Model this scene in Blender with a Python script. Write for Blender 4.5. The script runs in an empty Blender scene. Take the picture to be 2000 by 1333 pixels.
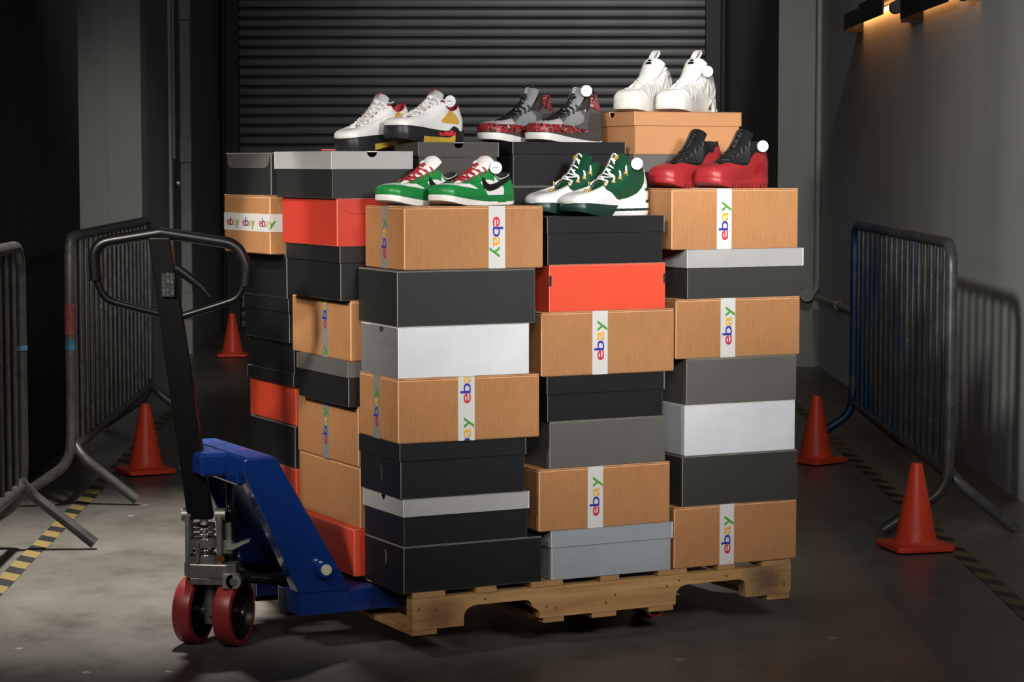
import bpy, math, random
import numpy as np
from mathutils import Matrix, Vector
random.seed(7); np.random.seed(7)
sc = bpy.context.scene
COL = sc.collection
pi = math.pi
def R(d): return math.radians(d)

# ------------------------------------------------------------------ camera
cam = bpy.data.cameras.new('camera'); co = bpy.data.objects.new('camera', cam); COL.objects.link(co)
cam.sensor_width = 36; cam.lens = 81.0; cam.clip_end = 100
co.location = (0, 0, 1.35); co.rotation_euler = (R(90-4.4031), 0, 0)
sc.camera = co
# ------------------------------------------------------------------ world, lights, exposure
sc.view_settings.view_transform = 'Standard'; sc.view_settings.look = 'None'
sc.view_settings.gamma = 1; sc.view_settings.use_curve_mapping = False
sc.view_settings.exposure = 0.0
w = bpy.data.worlds.new('world'); sc.world = w; w.use_nodes = True
bg = w.node_tree.nodes['Background']; bg.inputs[0].default_value = (.8, .9, 1, 1); bg.inputs[1].default_value = .006
def aim(o, target):
    d = Vector(target)-o.location
    o.rotation_euler = d.to_track_quat('-Z', 'Y').to_euler()
def area(name, loc, target, size, energy, color=(1, 1, 1), spread=180, sizey=None):
    l = bpy.data.lights.new(name, 'AREA'); l.energy = energy; l.color = color; l.size = size
    if sizey: l.shape = 'RECTANGLE'; l.size_y = sizey
    l.spread = R(spread)
    o = bpy.data.objects.new(name, l); COL.objects.link(o); o.location = loc; aim(o, target); return o
def spot(name, loc, target, angle, energy, color=(1, 1, 1), blend=.5, radius=.1):
    l = bpy.data.lights.new(name, 'SPOT'); l.energy = energy; l.color = color
    l.spot_size = R(angle); l.spot_blend = blend; l.shadow_soft_size = radius
    o = bpy.data.objects.new(name, l); COL.objects.link(o); o.location = loc; aim(o, target); return o
area('key_softbox', (1.75, 2.6, 2.45), (.40, 6.5, 1.12), .8, 9.6, (1, .985, .965), spread=33)
spot('floor_spot', (-1.15, 8.0, 3.9), (-1.0, 7.75, 0), 56, 1500, (1, .95, .88), blend=1, radius=.12)
spot('wall_spot', (-.5, 3.9, 2.3), (2.04, 8.8, 1.3), 35, 640, (1, .98, .95), blend=1, radius=.09)
spot('shutter_spot', (1.1, 13.5, 4.3), (.3, 18.9, 2.2), 46, 420, (1, .97, .93), blend=1, radius=.3)
spot('passage_spot', (-.9, 8.0, 3.8), (-2.4, 13.6, .8), 26, 330, (1, .97, .92), blend=1, radius=.3)
spot('pier_spot', (1.8, 10.0, 4.1), (1.9, 15.3, 1.5), 34, 330, (1, .98, .94), blend=1, radius=.2)
area('left_fill', (-1.8, 4.5, 2.1), (-.6, 6.6, .85), .3, 4.5, (1, .93, .82), spread=40)
spot('upper_left_spot', (-1.95, 5.6, 2.7), (-.72, 6.75, 1.2), 13, 210, (1, .95, .87), blend=.7, radius=.04)
area('room_fill', (-.2, 1.0, 3.4), (0, 10.5, 1.0), 1.2, 10, (1, .97, .94), spread=46)


# ------------------------------------------------------------------ helpers
def lin(h):
    h = h.lstrip('#'); r = []
    for i in (0, 2, 4):
        v = int(h[i:i+2], 16)/255
        r.append(v/12.92 if v <= .04045 else ((v+.055)/1.055)**2.4)
    return tuple(r)
def c4(c): return (c[0], c[1], c[2], 1)
class NT:
    def __init__(s, name):
        s.m = bpy.data.materials.new(name); s.m.use_nodes = True; s.t = s.m.node_tree; s.b = s.t.nodes['Principled BSDF']
    def n(s, typ, **kw):
        nd = s.t.nodes.new(typ)
        for k, v in kw.items():
            if k.startswith('i_'):
                nd.inputs[int(k[2:]) if k[2:].isdigit() else k[2:].replace('_', ' ')].default_value = v
            else: setattr(nd, k, v)
        return nd
    def l(s, a, b): s.t.links.new(a, b)
    def ramp(s, fac, stops, interp='LINEAR'):
        r = s.n('ShaderNodeValToRGB'); e = r.color_ramp.elements; r.color_ramp.interpolation = interp
        while len(e) < len(stops): e.new(.5)
        for k, (p, c) in enumerate(stops): e[k].position = p; e[k].color = c4(c)
        s.l(fac, r.inputs[0]); return r.outputs[0]
    def noise(s, scale, detail=4, rough=.55, coord='Object', stretch=None, dist=0):
        tc = s.n('ShaderNodeTexCoord'); src = tc.outputs[coord]
        if stretch:
            mp = s.n('ShaderNodeMapping'); mp.inputs['Scale'].default_value = stretch; s.l(src, mp.inputs[0]); src = mp.outputs[0]
        nz = s.n('ShaderNodeTexNoise'); nz.inputs['Scale'].default_value = scale; nz.inputs['Detail'].default_value = detail
        nz.inputs['Roughness'].default_value = rough; nz.inputs['Distortion'].default_value = dist
        s.l(src, nz.inputs['Vector']); return nz.outputs[0]
    def mix(s, fac, a, b):
        m = s.n('ShaderNodeMix', data_type='RGBA')
        for sock, v in ((0, fac), (6, a), (7, b)):
            if isinstance(v, (tuple, float, int)): m.inputs[sock].default_value = c4(v) if isinstance(v, tuple) else v
            else: s.l(v, m.inputs[sock])
        return m.outputs[2]
    def bump(s, h, strength=.2, dist=.002):
        b = s.n('ShaderNodeBump'); b.inputs['Strength'].default_value = strength; b.inputs['Distance'].default_value = dist
        s.l(h, b.inputs['Height']); s.l(b.outputs[0], s.b.inputs['Normal'])
    def set(s, **kw):
        for k, v in kw.items():
            k = k.replace('_', ' ')
            sock = s.b.inputs[k]
            if isinstance(v, (tuple, float, int)): sock.default_value = c4(v) if isinstance(v, tuple) and len(v) == 3 else v
            else: s.l(v, sock)
        return s
def pm(name, col, rough=.5, metal=0., var=.12, scale=30, bump=0., bscale=None, spec=.5, coat=0., stretch=None, bdist=.001):
    if isinstance(col, str): col = lin(col)
    n = NT(name); nz = n.noise(scale, stretch=stretch)
    hi = tuple(min(1, x*(1+var)) for x in col); lo = tuple(x*(1-var) for x in col)
    n.set(Base_Color=n.ramp(nz, [(.3, lo), (.7, hi)]), Roughness=rough, Metallic=metal, Specular_IOR_Level=spec, Coat_Weight=coat)
    if bump: n.bump(n.noise(bscale or scale*4, 6, stretch=stretch), bump, bdist)
    return n.m

class MB:
    def __init__(s, M=None): s.v = []; s.f = []; s.mi = []; s.m = 0; s.M = M
    def add(s, vs, fs, mi=None):
        o = len(s.v)
        for p in vs:
            p = Vector(p)
            s.v.append(tuple(s.M @ p) if s.M else tuple(p))
        for k, f in enumerate(fs):
            s.f.append([i+o for i in f]); s.mi.append(s.m if mi is None else (mi[k] if isinstance(mi, (list, tuple)) else mi))
    def box(s, x0, x1, y0, y1, z0, z1, b=0.0, em=None):
        if b <= 0:
            s.add([(x0,y0,z0),(x1,y0,z0),(x1,y1,z0),(x0,y1,z0),(x0,y0,z1),(x1,y0,z1),(x1,y1,z1),(x0,y1,z1)],
                  [(0,3,2,1),(4,5,6,7),(0,1,5,4),(1,2,6,5),(2,3,7,6),(3,0,4,7)]); return
        e = s.m if em is None else em
        X, Y, Z = (x0, x1), (y0, y1), (z0, z1); vs = []; idx = {}
        for i in (0, 1):
            for j in (0, 1):
                for k in (0, 1):
                    sx, sy, sz = (b if i == 0 else -b), (b if j == 0 else -b), (b if k == 0 else -b)
                    for ax in range(3):
                        p = [X[i]+sx, Y[j]+sy, Z[k]+sz]; p[ax] = (X[i], Y[j], Z[k])[ax]
                        idx[i, j, k, ax] = len(vs); vs.append(tuple(p))
        fs = []; mi = []
        for ax in range(3):
            a, c = [q for q in range(3) if q != ax]
            for side in (0, 1):
                loop = []
                for (p, q) in ((0,0),(1,0),(1,1),(0,1)):
                    t = [0, 0, 0]; t[ax] = side; t[a] = p; t[c] = q; loop.append(idx[t[0], t[1], t[2], ax])
                flip = (side == 0) ^ (ax == 1)
                fs.append(loop[::-1] if flip else loop); mi.append(s.m)
        for ax in range(3):      # edges parallel to ax
            a, c = [q for q in range(3) if q != ax]
            for p in (0, 1):
                for q in (0, 1):
                    t0 = [0,0,0]; t0[a] = p; t0[c] = q; t1 = list(t0); t1[ax] = 1
                    fs.append([idx[(*t0, a)], idx[(*t1, a)], idx[(*t1, c)], idx[(*t0, c)]]); mi.append(e)
        for i in (0,1):
            for j in (0,1):
                for k in (0,1):
                    fs.append([idx[i,j,k,0], idx[i,j,k,1], idx[i,j,k,2]]); mi.append(e)
        s.add(vs, fs, mi)
    def prism(s, poly, a0, a1, axis='y', em=None):
        """poly of 2-D points extruded along an axis: y -> (x,z), x -> (y,z), z -> (x,y)"""
        n = len(poly)
        def P(p, a): return (p[0], a, p[1]) if axis == 'y' else ((a, p[0], p[1]) if axis == 'x' else (p[0], p[1], a))
        vs = [P(p, a0) for p in poly]+[P(p, a1) for p in poly]
        fs = [list(range(n)), list(range(2*n-1, n-1, -1))]+[[i, i+n, (i+1) % n+n, (i+1) % n] for i in range(n)]
        s.add(vs, fs, None if em is None else [s.m, s.m]+[em]*n)
    def tube(s, pts, r, n=10, closed=False, caps=True, flat=1.0):
        pts = [Vector(p) for p in pts]; k = len(pts)
        rs = r if isinstance(r, (list, tuple)) else [r]*k
        vs = []; fs = []; up = None
        for i in range(k):
            a = pts[(i-1) % k] if closed or i > 0 else pts[i]; b = pts[(i+1) % k] if closed or i < k-1 else pts[i]
            d = (b-a).normalized()
            if up is None: up = Vector((0, 0, 1)) if abs(d.z) < .9 else Vector((0, 1, 0))
            x = d.cross(up)
            if x.length < 1e-6: x = d.orthogonal()
            x.normalize(); y = x.cross(d).normalized(); up = y
            for j in range(n):
                t = 2*pi*j/n; vs.append(pts[i]+x*math.cos(t)*rs[i]+y*math.sin(t)*rs[i]*flat)
        m = k if closed else k-1
        for i in range(m):
            for j in range(n):
                a = i*n+j; b = i*n+(j+1) % n; c = ((i+1) % k)*n+(j+1) % n; d = ((i+1) % k)*n+j
                fs.append([a, b, c, d])
        if caps and not closed:
            fs.append(list(range(n-1, -1, -1))); fs.append([(k-1)*n+j for j in range(n)])
        s.add(vs, fs)
    def lathe(s, prof, n=32, M=None, mats=None):
        """prof: (r, h) pairs turned about local z; M places it"""
        vs = []; fs = []; mi = []; k = len(prof); M = M or Matrix()
        for (r, h) in prof:
            for j in range(n):
                t = 2*pi*j/n; vs.append(M @ Vector((r*math.cos(t), r*math.sin(t), h)))
        for i in range(k-1):
            for j in range(n):
                fs.append([i*n+j, i*n+(j+1) % n, (i+1)*n+(j+1) % n, (i+1)*n+j]); mi.append(mats[i] if mats else s.m)
        s.add(vs, fs, mi)
    def build(s, name, mats, parent=None, smooth=None, loc=None, rz=None):
        me = bpy.data.meshes.new(name); me.from_pydata(s.v, [], s.f)
        if not isinstance(mats, (list, tuple)): mats = [mats]
        for m in mats: me.materials.append(m)
        me.polygons.foreach_set('material_index', s.mi)
        me.validate(); 
        import bmesh
        bm = bmesh.new(); bm.from_mesh(me); bmesh.ops.remove_doubles(bm, verts=bm.verts, dist=1e-6)
        bmesh.ops.recalc_face_normals(bm, faces=bm.faces); bm.to_mesh(me); bm.free()
        if smooth is not None:
            me.polygons.foreach_set('use_smooth', [True]*len(me.polygons))
            me.set_sharp_from_angle(angle=R(smooth))
        return link(name, me, parent, loc, rz)
def link(name, me, parent=None, loc=None, rz=None):
    o = bpy.data.objects.new(name, me); COL.objects.link(o)
    if parent: o.parent = parent
    if loc: o.location = loc
    if rz is not None: o.rotation_euler = (0, 0, rz)
    return o
def tag(o, label=None, cat=None, group=None, kind=None):
    for k, v in (('label', label), ('category', cat), ('group', group), ('kind', kind)):
        if v: o[k] = v
    return o
def thing(name, label, cat, loc=(0,0,0), rz=0., group=None):
    o = bpy.data.objects.new(name, None); COL.objects.link(o); o.empty_display_size = .05
    o.location = loc; o.rotation_euler = (0, 0, rz); return tag(o, label, cat, group)
def dup(root, loc, rz, label, group=None):
    r = root.copy(); COL.objects.link(r); r.location = loc; r.rotation_euler = (0, 0, rz); r['label'] = label
    if group: r['group'] = group
    for ch in list(root.children):
        c = ch.copy(); COL.objects.link(c); c.parent = r
        for g in list(ch.children):
            d = g.copy(); COL.objects.link(d); d.parent = c
    return r
def arc(cx, cy, r, a0, a1, n): return [(cx+r*math.cos(R(a0+(a1-a0)*i/n)), cy+r*math.sin(R(a0+(a1-a0)*i/n))) for i in range(n+1)]
def bend(pts, r, n=6):
    """rounds the inner corners of a 3-D polyline"""
    pts = [Vector(p) for p in pts]; out = [pts[0]]
    for i in range(1, len(pts)-1):
        p = pts[i]; a = (pts[i-1]-p); b = (pts[i+1]-p); d = min(r, a.length*.48, b.length*.48)
        s, e = p+a.normalized()*d, p+b.normalized()*d
        for k in range(n+1):
            t = k/n; out.append(s*(1-t)**2+p*2*t*(1-t)+e*t*t)
    return out+[pts[-1]]
# the pallet's frame: its front left corner and the two directions of its sides
TH = R(27); AX, AY = -.2696, 6.1584
Ux, Uy = math.cos(TH), math.sin(TH)
def W(u, v, z=0.): return (AX+u*Ux-v*Uy, AY+u*Uy+v*Ux, z)
def text_mesh(body, size=1., offset=0.):
    cu = bpy.data.curves.new('t', 'FONT'); cu.body = body; cu.size = size; cu.offset = offset; cu.resolution_u = 4
    o = bpy.data.objects.new('t', cu); COL.objects.link(o)
    dg = bpy.context.evaluated_depsgraph_get(); me = bpy.data.meshes.new_from_object(o.evaluated_get(dg))
    vs = [tuple(v.co) for v in me.vertices]; fs = [list(p.vertices) for p in me.polygons]
    bpy.data.objects.remove(o); bpy.data.curves.remove(cu); bpy.data.meshes.remove(me)
    return vs, fs
def word(letters, widen=1.25, gap=.02, offset=.012):
    """flat word, letter by letter with its own material slot; x-height scaled to 1"""
    vs, fs, mi = [], [], []; x = 0
    ex = text_mesh('e', 1, offset); xh = max(p[1] for p in ex[0])
    for k, ch in enumerate(letters):
        v, f = text_mesh(ch, 1, offset); x0 = min(p[0] for p in v); x1 = max(p[0] for p in v)
        o = len(vs)
        vs += [((p[0]-x0)*widen/xh+x, p[1]/xh, 0) for p in v]; fs += [[i+o for i in q] for q in f]; mi += [k]*len(f)
        x += (x1-x0)*widen/xh+gap
    return vs, fs, mi, x-gap

# ------------------------------------------------------------------ the setting
def floor_mat():
    n = NT('polished_concrete')
    a = n.noise(.9, 6, .6, stretch=(1, .6, 1)); b = n.noise(5, 9, .68, stretch=(.8, .55, 1)); s = n.noise(60, 3)
    base = n.ramp(a, [(.32, (.085, .078, .068)), (.55, (.15, .138, .12)), (.75, (.2, .184, .16))])
    st = n.ramp(b, [(.35, (.55, .53, .5)), (.5, (1, 1, 1)), (.72, (1.1, 1.08, 1.05))])
    m = n.n('ShaderNodeMix', data_type='RGBA', blend_type='MULTIPLY'); m.inputs[0].default_value = .55
    n.l(base, m.inputs[6]); n.l(st, m.inputs[7])
    # pale paint drips on the right-hand side and dark oil marks by the jack
    tc = n.n('ShaderNodeTexCoord')
    vo = n.n('ShaderNodeTexVoronoi', feature='F1'); vo.inputs['Scale'].default_value = 5.5; n.l(tc.outputs['Object'], vo.inputs['Vector'])
    big = n.noise(.45, 2); 
    k = n.n('ShaderNodeMath', operation='LESS_THAN'); n.l(vo.outputs['Distance'], k.inputs[0]); k.inputs[1].default_value = .075
    k2 = n.n('ShaderNodeMath', operation='GREATER_THAN'); n.l(big, k2.inputs[0]); k2.inputs[1].default_value = .5
    k3 = n.n('ShaderNodeMath', operation='MULTIPLY'); n.l(k.outputs[0], k3.inputs[0]); n.l(k2.outputs[0], k3.inputs[1])
    c1 = n.mix(k3.outputs[0], m.outputs[2], (.33, .33, .32))
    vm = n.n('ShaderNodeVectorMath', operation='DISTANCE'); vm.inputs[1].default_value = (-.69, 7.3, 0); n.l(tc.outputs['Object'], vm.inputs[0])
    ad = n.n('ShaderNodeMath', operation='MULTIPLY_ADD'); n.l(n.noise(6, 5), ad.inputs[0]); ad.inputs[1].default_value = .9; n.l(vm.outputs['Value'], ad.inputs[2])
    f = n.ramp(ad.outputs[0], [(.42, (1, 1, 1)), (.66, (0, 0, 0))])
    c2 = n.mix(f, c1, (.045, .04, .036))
    rg = n.ramp(b, [(.3, (.3,)*3), (.7, (.5,)*3)])
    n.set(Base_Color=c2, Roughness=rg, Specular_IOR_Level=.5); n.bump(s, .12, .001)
    return n.m
def wall_mat(name, col, streak=(.6, .6, .15)):
    n = NT(name); a = n.noise(2.2, 7, .6, stretch=streak); b = n.noise(14, 6)
    col = lin(col) if isinstance(col, str) else col
    c1 = n.ramp(a, [(.3, tuple(x*.82 for x in col)), (.7, tuple(x*1.1 for x in col))])
    sp = n.ramp(b, [(.69, (0, 0, 0)), (.76, (1, 1, 1))])
    n.set(Base_Color=n.mix(sp, c1, tuple(min(1, x*1.35) for x in col)), Roughness=.75); n.bump(b, .25, .004)
    return n.m
M_floor = floor_mat()
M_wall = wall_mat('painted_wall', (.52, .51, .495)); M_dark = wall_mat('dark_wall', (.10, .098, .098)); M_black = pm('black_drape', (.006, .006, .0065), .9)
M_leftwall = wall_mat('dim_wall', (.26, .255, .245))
def stru(o, label=None): return tag(o, label, None, None, 'structure')
mb = MB(); mb.box(-4.5, 2.3, -1.5, 20, -.1, 0); stru(mb.build('floor', M_floor), 'smooth stained concrete floor of the corridor')
mb = MB(); mb.box(2.04, 2.3, -1.5, 15.3, 0, 4.6); stru(mb.build('wall_right', M_wall), 'pale painted wall beside the steel barrier')
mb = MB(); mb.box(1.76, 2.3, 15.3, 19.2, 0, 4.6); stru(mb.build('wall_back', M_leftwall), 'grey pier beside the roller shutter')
mb = MB(); mb.box(-4.5, 2.3, 19.2, 19.4, 0, 4.6); stru(mb.build('wall_rear', M_dark), 'dark rear wall that carries the roller shutter')
# black drape on the left: soft vertical folds
mb = MB(); n = 120; vs = []; fs = []
for i in range(n+1):
    y = -1+12.0*i/n; x = -2.09+.022*math.sin(i*1.9)+.012*math.sin(i*.7)
    vs += [(x, y, 0), (x, y, 4.6), (x-.02, y, 0), (x-.02, y, 4.6)]
for i in range(n):
    a = 4*i; fs += [(a, a+4, a+5, a+1), (a+2, a+3, a+7, a+6), (a+1, a+5, a+7, a+3)]
mb.add(vs, fs); stru(mb.build('wall_left', M_black, smooth=80), 'black drape hanging along the corridor')
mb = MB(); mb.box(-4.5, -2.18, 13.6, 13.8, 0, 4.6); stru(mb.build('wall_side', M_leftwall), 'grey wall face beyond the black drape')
# receding left wall with the door in it
xa, ya, xb, yb = -2.18, 13.6, -2.39, 18.9
Lw = math.hypot(xb-xa, yb-ya); aw = math.atan2(yb-ya, xb-xa)
Mw = Matrix.Translation((xa, ya, 0)) @ Matrix.Rotation(aw, 4, 'Z')
mb = MB(Mw); d0, d1, dh = 1.55, 2.75, 2.75
mb.box(0, d0, 0, .2, 0, 4.6); mb.box(d1, Lw+.4, 0, .2, 0, 4.6); mb.box(d0, d1, 0, .2, dh, 4.6)
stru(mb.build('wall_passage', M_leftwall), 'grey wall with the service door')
M_door = wall_mat('door_paint', (.2, .198, .195)); M_trim = pm('door_trim', (.34, .33, .32), .5)
M_steel = pm('worn_steel', (.4, .39, .37), .35, .9)
mb = MB(Mw); mb.box(d0+.04, d1-.04, .05, .1, .02, dh-.05, .004)
door = stru(mb.build('door_1', M_door), 'grey service door with a round knob')
mb = MB(Mw); mb.box(d0-.06, d0+.03, -.02, .1, 0, dh+.03, .005); mb.box(d1-.03, d1+.06, -.02, .1, 0, dh+.03, .005); mb.box(d0+.03, d1-.03, -.02, .1, dh-.04, dh+.03, .005)
mb.build('door_frame', M_trim, door)
Mk = Mw @ Matrix.Translation((d0+.2, .05, 1.22)) @ Matrix.Rotation(R(90), 4, 'X')
mb = MB(); mb.lathe([(0, -.002), (.034, 0), (.034, .008), (.013, .012), (.013, .05), (.028, .06), (.034, .075), (.03, .092), (0, .098)], 20, Mk)
mb.build('door_knob', M_steel, door, smooth=40)
for hz in (.35, 1.45, 2.45):
    mb = MB(Mw); mb.box(d1-.075, d1-.02, -.028, .06, hz-.09, hz+.09, .003); mb.build('hinge', M_trim, door)
mb = MB(Mw); mb.box(d0+.03, d0+.075, -.03, .06, 1.38, 2.9, .004); mb.build('edge_plate', M_trim, door)
# roller shutter
def shutter_mat():
    n = NT('shutter_steel'); a = n.noise(3, 6, .6, stretch=(.4, 1, 1)); b = n.noise(26, 5, .7, stretch=(1, 1, .8), coord='Object')
    c1 = n.ramp(a, [(.3, (.10, .10, .105)), (.7, (.17, .17, .175))]); sp = n.ramp(b, [(.66, (0, 0, 0)), (.72, (1, 1, 1))])
    n.set(Base_Color=n.mix(sp, c1, (.045, .042, .04)), Roughness=.5, Metallic=.35); n.bump(b, .2, .002); return n.m
M_shut = shutter_mat(); M_rail = pm('guide_rail_paint', (.02, .02, .022), .5)
x0, x1, ys, pitch = -2.25, 1.60, 18.9, .0792
shut = stru(thing('door_2', None, None, (0, ys, 0)), 'closed dark steel roller shutter at the rear of the corridor')
prof = [(.0, .001), (-.014, .004), (-.020, .009), (-.022, .016), (-.022, .056), (-.020, .063), (-.013, .068), (0, .0705), (.006, .0792), (.012, .0792), (.012, .001)]
mb = MB(); mb.prism(prof, x0, x1, 'x'); sl = mb.build('slat', M_shut, shut, smooth=50); sl.location = (0, 0, .0)
for i in range(1, 40):
    o = sl.copy(); COL.objects.link(o); o.parent = shut; o.location = (0, 0, i*pitch)
for (a, b, nm) in ((x0-.085, x0+.03, 'guide_rail'), (x1-.03, x1+.1, 'guide_rail')):
    mb = MB(); mb.box(a, b, -.05, .08, 0, 3.4, .006); mb.box(a+.03, a+.05, -.065, -.05, 0, 3.4); mb.build(nm, M_rail, shut)
mb = MB(); mb.box(x0-.2, x1+.2, -.25, .08, 3.17, 3.6, .01); mb.build('shutter_housing', M_rail, shut)
# conduits
M_pipe = pm('painted_conduit', (.27, .265, .255), .45)
mb = MB(); mb.tube(bend([(2.02, 15.24, 4.4), (2.02, 15.24, .52), (1.965, 15.24, .47)], .05), .02, 10); mb.tube([(1.95, 15.27, .485), (1.95, 15.2, .485)], .045, 14)
tag(mb.build('conduit_pipe', M_pipe, smooth=40), 'thin grey conduit pipe running up the corner of the pier', 'pipe')
mb = MB(); mb.tube([(2.012, 15.15, .47), (2.012, 13.05, .495), (2.06, 12.98, .495)], .022, 10)
for y in (14.2,): mb.tube([(2.012, y-.03, .50-(.0 if y < 12.3 else (y-12.2)*.0102)), (2.012, y+.03, .50-(.0 if y < 12.3 else (y-12.2)*.0102))], .03, 10)
tag(mb.build('wall_pipe', M_pipe, smooth=40), 'grey pipe running low along the right wall behind the barrier', 'pipe')
# hazard tape on the floor
def tape_mat():
    n = NT('hazard_tape'); tc = n.n('ShaderNodeTexCoord'); sx = n.n('ShaderNodeSeparateXYZ'); n.l(tc.outputs['Object'], sx.inputs[0])
    a = n.n('ShaderNodeMath', operation='ADD'); n.l(sx.outputs[0], a.inputs[0]); n.l(sx.outputs[1], a.inputs[1])
    b = n.n('ShaderNodeMath', operation='MULTIPLY'); n.l(a.outputs[0], b.inputs[0]); b.inputs[1].default_value = 4.6
    f = n.n('ShaderNodeMath', operation='FRACT'); n.l(b.outputs[0], f.inputs[0])
    g = n.n('ShaderNodeMath', operation='GREATER_THAN'); n.l(f.outputs[0], g.inputs[0]); g.inputs[1].default_value = .48
    wear = n.noise(28, 7, .7); wf = n.ramp(wear, [(.60, (0, 0, 0)), (.72, (1, 1, 1))])
    c1 = n.mix(g.outputs[0], (.012, .012, .012), (.21, .148, .047))
    n.set(Base_Color=n.mix(wf, c1, (.07, .06, .05)), Roughness=.55); return n.m
M_tape = tape_mat()
def floor_tape(x0, y0, x1, y1, wd, label):
    L = math.hypot(x1-x0, y1-y0); mb = MB(); n = 24; vs = []; fs = []
    for i in range(n+1):
        t = L*i/n; wv = .003*math.sin(i*1.7)
        vs += [(-wd/2+wv, t, .0005), (wd/2+wv, t, .0005), (-wd/2+wv, t, .0022), (wd/2+wv, t, .0022)]
    for i in range(n):
        a = 4*i; fs += [(a+2, a+3, a+7, a+6), (a, a+2, a+6, a+4), (a+1, a+5, a+7, a+3)]
    fs += [(0, 1, 3, 2), (4*n, 4*n+2, 4*n+3, 4*n+1)]
    mb.add(vs, fs); o = mb.build('floor_tape', M_tape, None, None, (x0, y0, 0), math.atan2(y1-y0, x1-x0)-pi/2)
    return tag(o, label, 'tape', 'hazard tape strips on the floor')
floor_tape(-1.585, 6.0, -1.86, 12.6, .062, 'black and yellow hazard tape under the left barriers')
floor_tape(1.545, 6.0, 1.59, 13.6, .062, 'black and yellow hazard tape beside the right barrier')
# two wall lamps
M_hood = pm('black_lamp_hood', (.004, .004, .004), .6)
def emit(name, col, s):
    n = NT(name); n.set(Base_Color=(.02, .02, .02), Emission_Color=col, Emission_Strength=s); return n.m
M_glow = emit('warm_tube', (1, .55, .2), 7.); M_cap = pm('lamp_end_cap', (.09, .085, .08), .5)
def wall_lamp(y0, y1, z, label, s):
    t = thing('wall_lamp', label, 'lamp', (2.04, y0, z), 0, 'strip lamps high on the right wall'); L = y1-y0
    mb = MB(); mb.prism([(-.004, .07), (-.08, .08), (-.11, .065), (-.11, -.022), (-.102, -.022), (-.098, .055), (-.004, .055)], .26, L, 'y'); mb.box(-.07, -.0, .1, L-.3, .085, .105); mb.box(-.03, 0, .3, .36, .04, .1); mb.box(-.03, 0, L-.4, L-.33, .04, .1)
    mb.box(-.105, -.002, L-.03, L, -.04, .06)
    mb.build('hood', M_hood, t)
    mb = MB(); mb.box(-.06, -.002, .05, .06, -.03, .06); mb.build('end_plate', M_hood, t)
    mb = MB(); mb.tube([(-.03, .06, .03), (-.03, L-.04, .03)], .010, 10); mb.build('light_tube', emit('warm_tube', (1, .43, .12), s), t, smooth=40)
    mb = MB(); mb.tube([(-.075, -.0, -.002), (-.075, .06, -.002)], .034, 18); mb.tube([(-.075, -.012, -.002), (-.075, 0, -.002)], .022, 18); mb.build('end_cap', M_cap, t, smooth=40)
    return t
wall_lamp(11.85, 13.5, 2.15, 'black strip lamp glowing warm, deeper along the right wall', 14.)
wall_lamp(10.05, 11.55, 2.09, 'black strip lamp glowing warm, nearer one cut by the top of the picture', 5.)

# ------------------------------------------------------------------ pallet
def wood_mat(name, dark=1.):
    n = NT(name); a = n.noise(9, 6, .6, stretch=(.35, 4, 4), dist=.6); b = n.noise(2.2, 4); k = n.noise(60, 4, stretch=(.06, 1, 1))
    c1 = n.ramp(a, [(.25, tuple(x*dark for x in (.27, .135, .045))), (.55, tuple(x*dark for x in (.44, .245, .09))), (.8, tuple(x*dark for x in (.54, .32, .13)))])
    st = n.ramp(b, [(.28, (.35, .26, .2)), (.42, (1, 1, 1))])
    m = n.n('ShaderNodeMix', data_type='RGBA', blend_type='MULTIPLY'); m.inputs[0].default_value = 1; n.l(c1, m.inputs[6]); n.l(st, m.inputs[7])
    col_ = m.outputs[2]
    if dark == 1.:     # an old stamp near one end and a dark oil stain at the other
        tc = n.n('ShaderNodeTexCoord'); q = n.noise(26, 6, .7)
        for (px_, pz_, r0, r1, c_) in ((.085, .05, .035, .075, (.17, .075, .028)), (1.135, .065, .03, .10, (.06, .04, .025))):
            d_ = n.n('ShaderNodeVectorMath', operation='DISTANCE'); d_.inputs[1].default_value = (px_, 0, pz_); n.l(tc.outputs['Object'], d_.inputs[0])
            ma = n.n('ShaderNodeMath', operation='MULTIPLY_ADD'); n.l(q, ma.inputs[0]); ma.inputs[1].default_value = .09; n.l(d_.outputs['Value'], ma.inputs[2])
            col_ = n.mix(n.ramp(ma.outputs[0], [(r0+.03, (.8, .8, .8)), (r1+.05, (0, 0, 0))]), col_, c_)
    n.set(Base_Color=col_, Roughness=.75); n.bump(k, .3, .001); return n.m
M_wood = wood_mat('pallet_wood'); M_wood2 = wood_mat('pallet_board_wood', .85)
PB, PT = .072, .190
pal = thing('pallet', 'worn wooden shipping pallet under the stack of boxes', 'pallet', W(0, 0, PB), TH)
def stringer(v):
    z0, z1 = .016, .102
    pts = [(0, z0), (.155, z0), (.155, z0+.025)]+[(.195+.04*math.cos(R(180-90*i/5)), z0+.025+.03*math.sin(R(90*i/5))) for i in range(1, 6)]
    pts += [(.345+.02*math.cos(R(90-90*i/5)), z0+.035+.02*math.sin(R(90-90*i/5))) for i in range(6)]+[(.388, z0+.02), (.389, z0)]
    pts += [(.83, z0), (.83, z0+.025)]+[(.87+.04*math.cos(R(180-90*i/5)), z0+.025+.03*math.sin(R(90*i/5))) for i in range(1, 6)]
    pts += [(1.045+.02*math.cos(R(90-90*i/5)), z0+.035+.02*math.sin(R(90-90*i/5))) for i in range(6)]+[(1.068, z0)]
    pts += [(1.215, z0), (1.224, z0+.01), (1.224, z1), (0, z1)]
    mb = MB(); mb.prism(pts, v, v+.038, 'y'); return mb.build('stringer', M_wood, pal)
for v in (0, .489, .978): stringer(v)
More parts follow.
